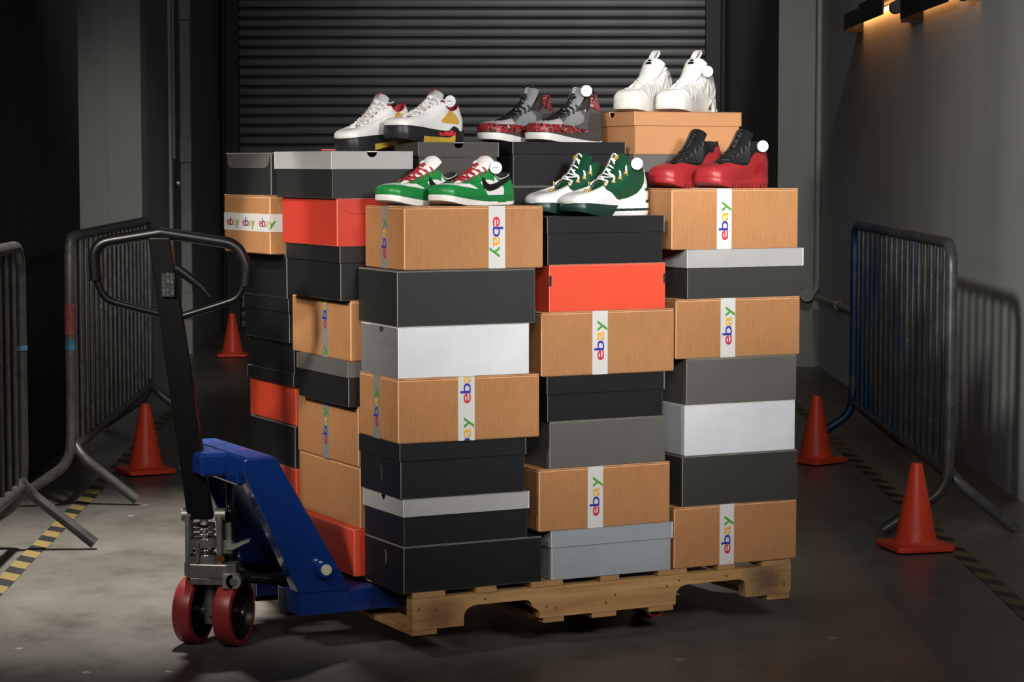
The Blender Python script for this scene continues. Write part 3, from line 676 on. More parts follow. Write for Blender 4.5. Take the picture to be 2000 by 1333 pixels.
mb = MB(MS); mb.tube([(.048, 0, .24), (.048, 0, .38)], .022, 16); mb.build('pump_cylinder', M_blk, jack, smooth=40)
mb = MB(MS); mb.prism([(.045, .292), (.07, .29), (.085, .297), (.108, .304), (.108, .298), (.085, .288), (.062, .275), (.045, .275)], -.05, -.015, 'y'); mb.build('foot_pedal', M_bright, jack)
mb = MB(MS); mb.tube([(.028, -.05, .252), (.028, -.058, .252)], .011, 14); mb.build('valve', M_brass, jack, smooth=40)
# handle column and loop
def hx(px): return (px-412)*.001424
def hz(py): return 1.35-(py-320)*.001424
col_b, col_t = (-.030, -.025, .36), (hx(322), -.075, hz(462))
def frus(mb, b, t, wb, wt, db, dt):
    vs = []
    for (c, ww, dd) in ((b, wb, db), (t, wt, dt)):
        for (sx, sy) in ((-1, -1), (1, -1), (1, 1), (-1, 1)): vs.append((c[0]+sx*ww/2, c[1]+sy*dd/2, c[2]))
    mb.add(vs, [(0,3,2,1),(4,5,6,7),(0,1,5,4),(1,2,6,5),(2,3,7,6),(3,0,4,7)])
mb = MB(MS); frus(mb, col_b, col_t, .070, .060, .045, .034); hd = mb.build('handle_column', M_blk, jack)
b = hd.modifiers.new('bevel', 'BEVEL'); b.width = .004; b.segments = 2
Y = -.075
def hp(px, py, dy=0): return (hx(px), Y+dy, hz(py))
mb = MB(MS); g = bend([hp(197, 545), hp(193, 474), hp(316, 454)], .07, 8)+bend([hp(316, 454), hp(325, 452.5), hp(334, 454)], .01, 3)[1:-1]+bend([hp(334, 454), hp(470, 475), hp(490, 520), hp(486, 556)], .07, 8); mb.tube(g, .0165, 14); mb.build('grip', M_rub, jack, smooth=60)
mb = MB(MS); 
mb.tube(bend([hp(197, 535), hp(212, 582), hp(270, 598, .004), hp(325, 612, .012), hp(350, 618, .014)], .05, 8), .0105, 12); mb.tube(bend([hp(486, 545), hp(474, 580), hp(425, 596, .004), hp(380, 610, .012), hp(352, 618, .014)], .04, 8), .0105, 12)
mb.build('handle_loop', M_blk, jack, smooth=60)
mb = MB(MS); mb.tube([hp(352, 520, -.01), hp(375, 536, -.012), hp(400, 556, -.014), hp(420, 578, -.014)], [.008, .008, .006, .003], 8, flat=1.6); mb.build('release_lever', M_blk, jack, smooth=60)
mb = MB(MS); mb.box(hx(326), hx(351), Y-.0185, Y-.0162, hz(576), hz(530)); lab = mb.build('instruction_label', pm('label_black', (.005, .005, .0055), .4), jack)
mb = MB(MS); random.seed(3)
for r_ in range(6):
    for c_ in range(3):
        z = hz(572-r_*7.4)+random.uniform(-.002, .002); x = hx(328+c_*8)+random.uniform(0, .003); ww = random.uniform(.002, .006)
        if random.random() < .25: continue
        mb.box(x, x+ww, Y-.0192, Y-.0184, z, z+random.uniform(.002, .006)); mb.box(x+.001, x+ww*.6, Y-.0192, Y-.0184, z+.0065, z+.0078)
mb.build('label_marks', pm('label_grey', (.06, .065, .075), .6), lab)

# ------------------------------------------------------------------ barriers and cones
def galv(name, base, paint=None, amt=.5, grad=0.):
    n = NT(name); gp = n.n('ShaderNodeNewGeometry').outputs['Position']
    def nz(sc_, de, ro=.5):
        k = n.n('ShaderNodeTexNoise'); k.inputs['Scale'].default_value = sc_; k.inputs['Detail'].default_value = de; k.inputs['Roughness'].default_value = ro; n.l(gp, k.inputs['Vector']); return k.outputs[0]
    a = nz(16, 7, .7); b = nz(3.2, 4, .6); d = nz(48, 5, .7)
    c1 = n.ramp(a, [(.35, tuple(x*.5 for x in base)), (.65, base)])
    if grad:      # the old paint has survived best towards the far end
        sy = n.n('ShaderNodeSeparateXYZ'); n.l(gp, sy.inputs[0]); g1_ = n.n('ShaderNodeMath', operation='MULTIPLY_ADD'); n.l(sy.outputs[1], g1_.inputs[0]); g1_.inputs[1].default_value = -grad; g1_.inputs[2].default_value = grad*9.7
        g2_ = n.n('ShaderNodeMath', operation='ADD'); n.l(g1_.outputs[0], g2_.inputs[0]); n.l(b, g2_.inputs[1]); b = g2_.outputs[0]
    if paint:
        f = n.ramp(b, [(amt-.06, (1, 1, 1)), (amt+.06, (0, 0, 0))]); c1 = n.mix(f, c1, paint)
    sp = n.ramp(d, [(.64, (0, 0, 0)), (.69, (1, 1, 1))]); c1 = n.mix(sp, c1, tuple(min(1, x*2.2+.05) for x in base))
    n.set(Base_Color=c1, Roughness=.42, Metallic=.45); n.bump(a, .2, .001); return n.m
M_gl = galv('weathered_galvanised', (.17, .165, .157)); M_gn = galv('shaded_galvanised', (.07, .068, .066)); M_gr = galv('blue_flaked_steel', (.13, .133, .135), (.014, .055, .14), .46, .14); M_bd = galv('dull_bar_steel', (.20, .196, .187)); M_bdr = galv('dull_flaked_bar', (.085, .088, .09), (.015, .05, .11), .42, .1)  # M_gn: same galvanised steel, shade on the near-left barrier put into its colour
M_bt = pm('blue_tape', (.04, .14, .24), .5, 0, .5, 40); M_rt = pm('red_spray', (.2, .05, .045), .6, 0, .5, 30)
def barrier(name, label, x0, y0, x1, y1, nb, mf, mbar, H=1.085, rail=.225, bands=(), curl=1):
    L = math.hypot(x1-x0, y1-y0); t = thing(name, label, 'barrier', (x0, y0, 0), math.atan2(y1-y0, x1-x0)-pi/2, 'steel crowd barriers'); r = .021
    # one bent tube: near foot, post, top rail, post, far foot
    for_near = [(-.235*curl, .0, .02), (-.01*curl, 0, .17), (0, 0, .30), (0, 0, H-r), (0, L, H-r), (0, L, .30), (-.01*curl, L, .17), (-.235*curl, L, .02)]
    mb = MB(); mb.tube(bend(for_near, .11, 7), r, 12); mb.build('frame', mf, t, smooth=50)
    mb = MB(); mb.tube([(0, -.0, rail), (0, L, rail)], r*.95, 12); mb.build('bottom_rail', mf, t, smooth=50)
    for (y, e) in ((0.025, 0), (L-.025, 1)):
        mb = MB(); mb.tube(bend([(.25*curl, y, .02), (.035*curl, y, rail-.03), (0, y+.03*(1 if e == 0 else -1), rail+.02)], .05), r*.95, 12); mb.build('foot', mf, t, smooth=50)
    me = None
    for i in range(nb):
        y = L*(i+1)/(nb+1)
        if me is None:
            mb = MB(); mb.tube([(0, 0, rail), (0, 0, H-r*1.5)], .0098, 8); o = mb.build('bar', mbar, t, smooth=50); me = o.data
        else: o = link('bar', me, t)
        o.location = (0, y, 0)
    for (y, z0, z1, m, nm) in bands:
        mb = MB(); mb.tube([(0, y, z0), (0, y, z1)], r+.0012, 14); mb.build(nm, m, t, smooth=50)
    mb = MB()
    for z in (.92, .42): mb.box(-.012, .012, L+.015, L+.05, z-.015, z+.015, .003)
    mb.build('hook', mf, t)
    return t
barrier('crowd_barrier', 'steel barrier behind the handle of the blue pallet truck', -1.735, 9.02, -1.845, 11.7, 17, M_gl, M_bd, bands=((0, .62, .66, M_bt, 'tape_band'), (0, .68, .80, M_rt, 'paint_mark')))
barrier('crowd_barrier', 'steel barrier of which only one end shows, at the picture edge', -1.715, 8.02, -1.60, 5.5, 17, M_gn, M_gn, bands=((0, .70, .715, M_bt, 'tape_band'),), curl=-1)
barrier('crowd_barrier', 'dark barrier with flaking blue paint, along the right wall', 1.585, 8.3, 1.615, 10.85, 17, M_gr, M_bdr)
M_cone = pm('orange_cone_plastic', (.88, .075, .028), .42, 0, .05, 12, spec=.4); 
def cone():
    t = thing('traffic_cone', 'orange traffic cone nearest the camera, beside the right barrier', 'cone', (1.415, 8.0, 0), R(14), 'small orange traffic cones')
    mb = MB(); rb, rt, h = .075, .023, .305
    mb.lathe([(rb+.012, .024), (rb+.003, .03), (rb-.002, .04)]+[(rb-.002+(rt-rb)*(i/8), .04+(h-.044)*i/8) for i in range(1, 9)]+[(rt-.003, h), (rt-.008, h-.002), (rt-.009, .2), (0, .15)], 40); mb.build('body', M_cone, t, smooth=40)
    a = .108; c = .022; P = []
    for (sx, sy, q) in ((1, 1, 0), (-1, 1, 90), (-1, -1, 180), (1, -1, 270)): P += [(sx*(a-c)+c*math.cos(R(q+k*15)), sy*(a-c)+c*math.sin(R(q+k*15))) for k in range(7)]
    mb = MB(); mb.prism(P, .006, .026, 'z'); 
    for (x, y) in ((.07, .07), (-.07, .07), (.07, -.07), (-.07, -.07), (0, .085), (0, -.085), (.085, 0), (-.085, 0)): mb.box(x-.008, x+.008, y-.008, y+.008, 0, .007)
    o = mb.build('base', M_cone, t); b = o.modifiers.new('bevel', 'BEVEL'); b.width = .004; b.segments = 2; b.limit_method = 'ANGLE'
    return t
c0 = cone()
dup(c0, (1.375, 10.36, 0), R(40), 'orange traffic cone close beside the tall stack, far end of the right barrier')
dup(c0, (-1.60, 10.0, 0), R(28), 'orange traffic cone in front of the left barrier')
dup(c0, (-1.96, 16.1, 0), R(5), 'distant dim traffic cone behind the black truck handle')

# ------------------------------------------------------------------ sneakers
def herm(keys, a):
    """smooth (monotone-ish cubic) interpolation of rows (a, v1, v2 ...) at a"""
    K = np.array(keys, float); x = K[:, 0]; Y = K[:, 1:]; n = len(x)
    d = np.diff(Y, axis=0)/np.diff(x)[:, None]; m = np.zeros_like(Y); m[0] = d[0]; m[-1] = d[-1]
    for i in range(1, n-1):
        p = d[i-1]*d[i]; h0, h1 = x[i]-x[i-1], x[i+1]-x[i]
        m[i] = np.where(p > 0, 3*(h0+h1)/((2*h1+h0)/np.where(d[i-1] == 0, 1e-9, d[i-1])+(h1+2*h0)/np.where(d[i] == 0, 1e-9, d[i])), 0)
    a = np.clip(a, x[0], x[-1]); k = np.clip(np.searchsorted(x, a)-1, 0, n-2); h = (x[k+1]-x[k]); t = (a-x[k])/h
    t = t[..., None]; h = h[..., None]
    return Y[k]*(2*t**3-3*t**2+1)+m[k]*h*(t**3-2*t**2+t)+Y[k+1]*(-2*t**3+3*t**2)+m[k+1]*h*(t**3-t**2)
def sm(x, a, b): t = np.clip((x-a)/(b-a), 0, 1); return t*t*(3-2*t)
class Shoe:
    OUT = [(0, 0), (.03, .013), (.06, .0235), (.1, .0315), (.15, .0345), (.2, .0345), (.25, .038), (.3, .044), (.35, .0485), (.4, .0465), (.44, .036), (.47, .0215), (.5, 0)]
    def __init__(s, sp): s.sp = sp; s.L = sp.get('L', .292); s.W = sp.get('W', 1.08)
    def half(s, a):
        a = np.mod(a, 1.0); sg = np.where(a > .5, -1., 1.); return np.where(a > .5, 1-a, a), sg
    def out(s, a, off=0.):
        """plan outline, with an outward offset"""
        def f(q):
            h, sg = s.half(q); x = s.L*(1-np.cos(2*pi*h))/2; y = sg*herm(s.OUT, h)[..., 0]*s.W
            y = y + .006*np.sin(pi*np.clip(x/s.L, 0, 1))*0; return x, y
        x, y = f(a); x2, y2 = f(a+.002); x1, y1 = f(a-.002); tx, ty = x2-x1, y2-y1; l = np.hypot(tx, ty)+1e-9
        nx, ny = -ty/l, tx/l     # path runs heel -> +y side -> toe: left-hand normal points outward
        return x+nx*off, y+ny*off, nx, ny
    def zb(s, a): h, _ = s.half(a); return herm(s.sp['sole_top'], h)[..., 0]
    def z0(s, x): return s.sp.get('spring', .014)*sm(x/s.L, .70, 1.08)+s.sp.get('heel_up', .004)*sm(x/s.L, .12, -.05)
    def rim(s, a):
        h, sg = s.half(a); r = herm(s.sp['rim'], h); r[..., 0] += .015*sm(h, .24, .47); r[..., 2] -= .004*sm(h, .28, .48); r[..., 1] *= 1+(s.sp.get('tw', 1.2)-1)*sm(h, .14, .21)*sm(h, .5, .43); return np.stack([r[..., 0], sg*r[..., 1], r[..., 2]], -1)
    def S(s, a, t):
        x, y, nx, ny = s.out(a, s.sp.get('inset', -.0008)); zb = s.zb(a)-.002
        B = np.stack([x, y, zb], -1); N = np.stack([nx, ny, np.zeros_like(nx)], -1); Rm = s.rim(a); h, _ = s.half(a)
        up = np.array([0, 0, 1.]); wt = sm(h, .30, .47)[..., None]; hh = (Rm[..., 2]-zb)[..., None]
        tb = s.sp.get('toe_h', .036)
        P1 = B+N*(.004+.004*wt)+up*(hh*.42*(1-wt)+tb*wt)
        side = N*.006-up*hh*.38; toe = np.stack([np.full_like(x, (s.sp.get('toe_len', .052)-.008)), y*.35, np.full_like(x, s.sp.get('toe_drop', -.004))], -1)
        P2 = Rm+side*(1-wt)+toe*wt; t = t[..., None]
        P = B*(1-t)**3+3*P1*t*(1-t)**2+3*P2*t*t*(1-t)+Rm*t**3
        wf = s.sp.get('wave')
        if wf: P = P+N*wf(P, a, t[..., 0])[..., None]
        return P
    def nrm(s, a, t):
        e = .004; da = s.S(a+e, t)-s.S(a-e, t); dt = s.S(a, np.clip(t+e, 0, 1))-s.S(a, np.clip(t-e, 0, 1)); n = np.cross(dt, da); n /= np.linalg.norm(n, axis=-1, keepdims=True)+1e-12
        x, y, nx, ny = s.out(a); flip = (n[..., 0]*nx+n[..., 1]*ny+n[..., 2]*.6) < 0
        return np.where(flip[..., None], -n, n)
def npmesh(name, V, F, mats, parent, mi=None, smooth=True, angle=None):
    me = bpy.data.meshes.new(name); me.from_pydata(np.asarray(V).tolist(), [], F if isinstance(F, list) else np.asarray(F).tolist())
    for m in (mats if isinstance(mats, (list, tuple)) else [mats]): me.materials.append(m)
    if mi is not None: me.polygons.foreach_set('material_index', np.asarray(mi, np.int32))
    if smooth: me.polygons.foreach_set('use_smooth', np.ones(len(me.polygons), bool))
    if angle: me.set_sharp_from_angle(angle=R(angle))
    return link(name, me, parent)
def upper(sh, parent, mat, name='upper', NA=120, NT=26):
    a = np.arange(NA)/NA; t = np.linspace(0, 1, NT); A, T = np.meshgrid(a, t); V = sh.S(A, T).reshape(-1, 3); F = []
    for j in range(NT-1):
        for i in range(NA): F.append((j*NA+i, j*NA+(i+1) % NA, (j+1)*NA+(i+1) % NA, (j+1)*NA+i))
    return npmesh(name, V, F, mat, parent)
def overlay(sh, name, mask, mat, parent, off=.0014, NA=420, NTT=130, a0=0., a1=1., it=3):
    """a raised panel of the upper: the cells of a fine grid that the mask picks, edges smoothed and turned down"""
    a = a0+(a1-a0)*np.arange(NA+1)/NA; t = np.linspace(0, 1, NTT+1); A, T = np.meshgrid(a, t)
    ac, tc = (A[:-1, :-1]+A[1:, 1:])/2, (T[:-1, :-1]+T[1:, 1:])/2; P = sh.S(ac, tc); k = mask(P[..., 0], P[..., 1], P[..., 2], ac, tc)
    if not k.any(): return None
    J, I = np.nonzero(k); W1 = NA+1
    q = np.stack([J*W1+I, J*W1+I+1, (J+1)*W1+I+1, (J+1)*W1+I], 1)
    e = np.concatenate([q[:, [0, 1]], q[:, [1, 2]], q[:, [2, 3]], q[:, [3, 0]]]); es = np.sort(e, 1)
    u, inv, cnt = np.unique(es, axis=0, return_inverse=True, return_counts=True); bd = e[cnt[inv.ravel()] == 1]
    pa, pt = A.ravel().copy(), T.ravel().copy()
    s1 = np.zeros_like(pa); s2 = np.zeros_like(pa); c = np.zeros_like(pa)
    for _ in range(it):
        s1[:] = 0; s2[:] = 0; c[:] = 0
        for (p, r_) in ((0, 1), (1, 0)): np.add.at(s1, bd[:, p], pa[bd[:, r_]]); np.add.at(s2, bd[:, p], pt[bd[:, r_]]); np.add.at(c, bd[:, p], 1)
        b = c > 0; pa[b] = .5*pa[b]+.5*s1[b]/c[b]; inner = b & (pt > 1e-6) & (pt < 1-1e-6); pt[inner] = .5*pt[inner]+.5*s2[inner]/c[inner]
    used, qi = np.unique(q, return_inverse=True); qi = qi.reshape(-1, 4); ua, ut = pa[used], pt[used]
    P0 = sh.S(ua, ut); N = sh.nrm(ua, ut); top = P0+N*off; base = P0-N*.0006; n = len(used); mp = {int(v): i for i, v in enumerate(used)}
    F = qi.tolist()+[[mp[int(p)], mp[int(r_)], mp[int(r_)]+n, mp[int(p)]+n][::-1] for p, r_ in bd]
    bv = np.zeros(len(pa), bool); bv[bd.ravel()] = True
    keep = np.concatenate([np.ones(n, bool), bv[used]]); idx = np.cumsum(keep)-1
    V = np.concatenate([top, base])[keep]; F = [[int(idx[i]) for i in f] for f in F]
    return npmesh(name, V, F, mat, parent, angle=40)
def inpoly(px, py, poly):
    r = np.zeros(px.shape, bool); n = len(poly)
    for i in range(n):
        x1, y1 = poly[i]; x2, y2 = poly[(i+1) % n]
        if y1 == y2: continue
        c = ((y1 > py) != (y2 > py)) & (px < (x2-x1)*(py-y1)/(y2-y1)+x1); r ^= c
    return r
def sole(sh, parent, mats, mask, name='sole', rows=30, NA=360, flare=.0015, lip=.0006, lug=None):
    """side wall from the ground to the sole line; mask gives the material slot per cell"""
    a = np.arange(NA)/NA; V = []; f = np.linspace(0, 1, rows)
    for q in f:
        fl = flare*math.sin(pi*min(1, q*1.15)*.9)+.0005 if q < .999 else -lip
        x, y, nx, ny = sh.out(a, fl); zb = sh.zb(a); z0 = sh.z0(x)
        if lug is not None: z0 = z0+lug(x, a)
        V.append(np.stack([x, y, z0+(zb+.0015-z0)*q], -1))
    V.append(np.stack([*sh.out(a, -.012)[:2], sh.zb(a)+.0008], -1))
    G = np.array(V); R_ = len(V); F = []; mi = []
    C = (G[:-1]+G[1:]+np.roll(G[:-1], -1, 1)+np.roll(G[1:], -1, 1))/4
    fr = np.repeat(((np.arange(R_-1)+.5)/(rows-1))[:, None], NA, 1); K = mask(C[..., 0], C[..., 1], C[..., 2], np.broadcast_to(a, fr.shape), fr)
    for j in range(R_-1):
        for i in range(NA): F.append((j*NA+i, j*NA+(i+1) % NA, (j+1)*NA+(i+1) % NA, (j+1)*NA+i)); mi.append(int(K[j, i]))
    # underside
    c = [(sh.L*.5, 0, .001)]; V2 = np.concatenate([G.reshape(-1, 3), np.array(c)])
    n0 = len(V2)-1
    xs = G[0, :, 0]; half = NA//2
    for i in range(half): 
        j0, j1 = i, i+1; k0, k1 = (NA-i) % NA, (NA-i-1) % NA
        F.append((j0, j1, k1, k0) if k0 != j0 else (j0, j1, k1)); mi.append(int(K[0, i]))
    return npmesh(name, V2, F, mats, parent, mi, angle=45)
def tongue(sh, parent, mat, st, th=.0055, name='tongue', M=20, bendk=.35):
    """st: (x, z, half width) from the throat up to the tip"""
    C = np.array(st, float); C[:, 2] *= 1+(sh.sp.get('tw', 1.2)-1)*.9; kk_ = np.linspace(1, 0, len(st)); C[:, 0] += .014*kk_; C[:, 1] -= .004*kk_; k = np.linspace(0, 1, 24); key = np.linspace(0, 1, len(st)); Q = herm(np.column_stack([key, C]), k)
    V = []; n = len(k); phi = 2*pi*np.arange(M)/M
    for i in range(n):
        d = Q[min(i+1, n-1), :2]-Q[max(i-1, 0), :2]; d /= np.linalg.norm(d); N = np.array([-d[1], d[0]]); N = N if N[1] > 0 or N[0] > 0 else -N
        if N[0] < 0: N = -N
        hw = Q[i, 2]; tt = th
        if i >= n-3: f = (.93, .75, .35)[i-n+3]; hw *= f**.5; tt *= f
        cx = np.cos(phi); sx = np.sin(phi); yy = hw*np.sign(cx)*np.abs(cx)**.8; nn = tt*sx-bendk*hw*(np.abs(cx)**2.2)
        V.append(np.stack([Q[i, 0]+N[0]*nn, yy, Q[i, 1]+N[1]*nn], -1))
    G = np.array(V); F = [(j*M+i, j*M+(i+1) % M, (j+1)*M+(i+1) % M, (j+1)*M+i) for j in range(n-1) for i in range(M)]
    F += [list(range(M))[::-1], [(n-1)*M+i for i in range(M)]]
    o = npmesh(name, G.reshape(-1, 3), F, mat, parent)
    def frame(kk, out=.0008):     # a place on the front of the tongue: origin, text-right (+y is seen on the right), up
        q = herm(np.column_stack([key, C]), np.array([kk]))[0]; q2 = herm(np.column_stack([key, C]), np.array([min(1, kk+.05)]))[0]; q1 = herm(np.column_stack([key, C]), np.array([kk-.05]))[0]
        d = (q2-q1)[:2]; d /= np.linalg.norm(d); N = np.array([-d[1], d[0]]); N = -N if N[0] < 0 else N
        o3 = Vector((q[0]+N[0]*(th+out), 0, q[1]+N[1]*(th+out))); X = Vector((0, 1, 0)); Y = Vector((d[0], 0, d[1])); Z = Vector((N[0], 0, N[1]))
        return Matrix(((X.x, Y.x, Z.x, o3.x), (X.y, Y.y, Z.y, o3.y), (X.z, Y.z, Z.z, o3.z), (0, 0, 0, 1)))
    o_fr = frame; return o, o_fr, Q, th
def lining(sh, parent, mat, pad=.005):
    NA = 96; a = np.arange(NA)/NA; Rm = sh.rim(a); x, y, nx, ny = sh.out(a); inn = -np.stack([nx, ny, 0*nx], -1); rows = [Rm, Rm+inn*pad*.4+np.array([0, 0, .0025]), Rm+inn*pad+np.array([0, 0, .001]), Rm+inn*pad*1.5-np.array([0, 0, .006])]
    bx, by, _, _ = sh.out(a, -.009); bot = np.stack([bx, by, np.full_like(bx, .03)], -1); h, _ = sh.half(a); w = np.minimum(1, np.where(bx > sh.sp['throat'], 1, 0))
    bot[:, 0] = np.minimum(bot[:, 0], sh.sp['throat']+.02)
    for f in (.35, .7, 1): rows.append(rows[3]*(1-f)+bot*f)
    G = np.array(rows); n = len(rows); F = [(j*NA+i, j*NA+(i+1) % NA, (j+1)*NA+(i+1) % NA, (j+1)*NA+i) for j in range(n-1) for i in range(NA)]
    for i in range(NA//2): F.append(((n-1)*NA+i, (n-1)*NA+i+1, (n-1)*NA+(NA-i-1) % NA, (n-1)*NA+(NA-i) % NA))
    return npmesh('lining', G.reshape(-1, 3), F, mat, parent)
def laces(sh, parent, mat, ks, Q, th, r=.0027, cross=True, tt=.9, top=None, name='laces', flat=.75, lift=.003):
    """zigzag of bars over the tongue between the eyelets at rim parameters ks"""
    mb = MB(); P = {}
    for k, a in enumerate(ks):
        for sg in (1, -1):
            aa = np.array([a if sg > 0 else 1-a]); p = sh.S(aa, np.array([tt]))[0]; nn = sh.nrm(aa, np.array([tt]))[0]; P[k, sg] = (p, nn, sh.S(aa, np.array([1.]))[0])
    def mid(x0):
        j = int(np.argmin(np.abs(Q[:, 0]-x0))); d = Q[min(j+1, len(Q)-1), :2]-Q[max(j-1, 0), :2]; d /= np.linalg.norm(d); N = np.array([-d[1], d[0]]); N = -N if N[0] < 0 else N
        return np.array([Q[j, 0]+N[0]*(th+lift), 0, Q[j, 1]+N[1]*(th+lift)])
    n = len(ks)
    for k in range(n):
        for (j, s0) in ([(k, 1)] + ([(k+1, 1), (k+1, -1)] if cross and k+1 < n else [])):
            a, b = P[k, s0], P[j, -s0]; m = mid((a[2][0]+b[2][0])/2)
            e = .0012
            pts = [a[0]-a[1]*.001, a[0]+a[1]*(r*.9), a[2]+np.array([0, 0, r])+a[1]*r*.5, (a[2]*.5+m*.5)+np.array([.001, 0, r*.6])*(1 if j == k else .2), m+np.array([0, 0, .0022 if (j != k and s0 > 0) else 0]), (b[2]*.5+m*.5)+np.array([.001, 0, r*.6])*(1 if j == k else .2), b[2]+np.array([0, 0, r])+b[1]*r*.5, b[0]+b[1]*(r*.9), b[0]-b[1]*.001]
            kk = np.linspace(0, 1, 9); q = herm(np.column_stack([kk, np.array(pts)]), np.linspace(0, 1, 26)); mb.tube([tuple(v) for v in q], r if j == k else r*.9, 6, flat=flat)
    if top:
        for pl in top: mb.tube([tuple(v) for v in herm(np.column_stack([np.linspace(0, 1, len(pl)), np.array(pl)]), np.linspace(0, 1, 24))], r, 6, flat=flat)
    return mb.build(name, mat, parent, smooth=70)
def flat_on(parent, M, size, body, mat, name='tongue_mark', widen=1., offset=.0, dx=0., dy=0.):
    v, f = text_mesh(body, 1, offset); x0 = min(p[0] for p in v); x1 = max(p[0] for p in v); y0 = min(p[1] for p in v); y1 = max(p[1] for p in v)
    vs = [tuple(M @ Vector(((p[0]-(x0+x1)/2)*size*widen+dx, (p[1]-(y0+y1)/2)*size+dy, 0))) for p in v]; return npmesh(name, vs, f, mat, parent, smooth=False)
def mirror(root, loc, rz, label):
    """the other shoe of a pair: the same meshes, mirrored across the shoe's length"""
    r = dup(root, loc, rz, label); r.scale = (r.scale[0], -r.scale[1], r.scale[2])
    for c in r.children:
        for g in c.children:
            if g.name.startswith('tongue_letter'):      # letters must not read backwards
                g.data = g.data.copy()
                for q in g.data.vertices: q.co.y = -q.co.y
    return r
def at(u, v, z, deg, L=.275): x, y, _ = W(u, v); return (x-math.cos(R(deg))*L*.5, y-math.sin(R(deg))*L*.5, z)
def leather(name, col, rough=.4, spec=.5, bump=.15, coat=0., sc_=260): return pm(name, col, rough, 0, .05, 14, bump, sc_, spec, coat, bdist=.0006)
S_white = leather('white_leather', (.72, .715, .70)); S_black = leather('black_leather', (.009, .009, .0095), .36); S_blacks = leather('black_suede', (.012, .012, .0125), .7)
S_wsole = pm('white_rubber', (.70, .69, .665), .5, 0, .04, 20); S_bsole = pm('black_rubber', (.012, .0125, .015), .45); S_lace_w = pm('white_lace', (.72, .71, .69), .8, 0, .12, 400); S_lace_b = pm('black_lace', (.008, .008, .008), .55, 0, .2, 300); S_lace_r = pm('red_lace', (.30, .012, .02), .75, 0, .2, 300)
SHOE_Z = {}
def start(name, label, u, v, z, deg, group):
    t = thing(name, label, 'sneaker', at(u, v, z, deg), R(deg), group); return t
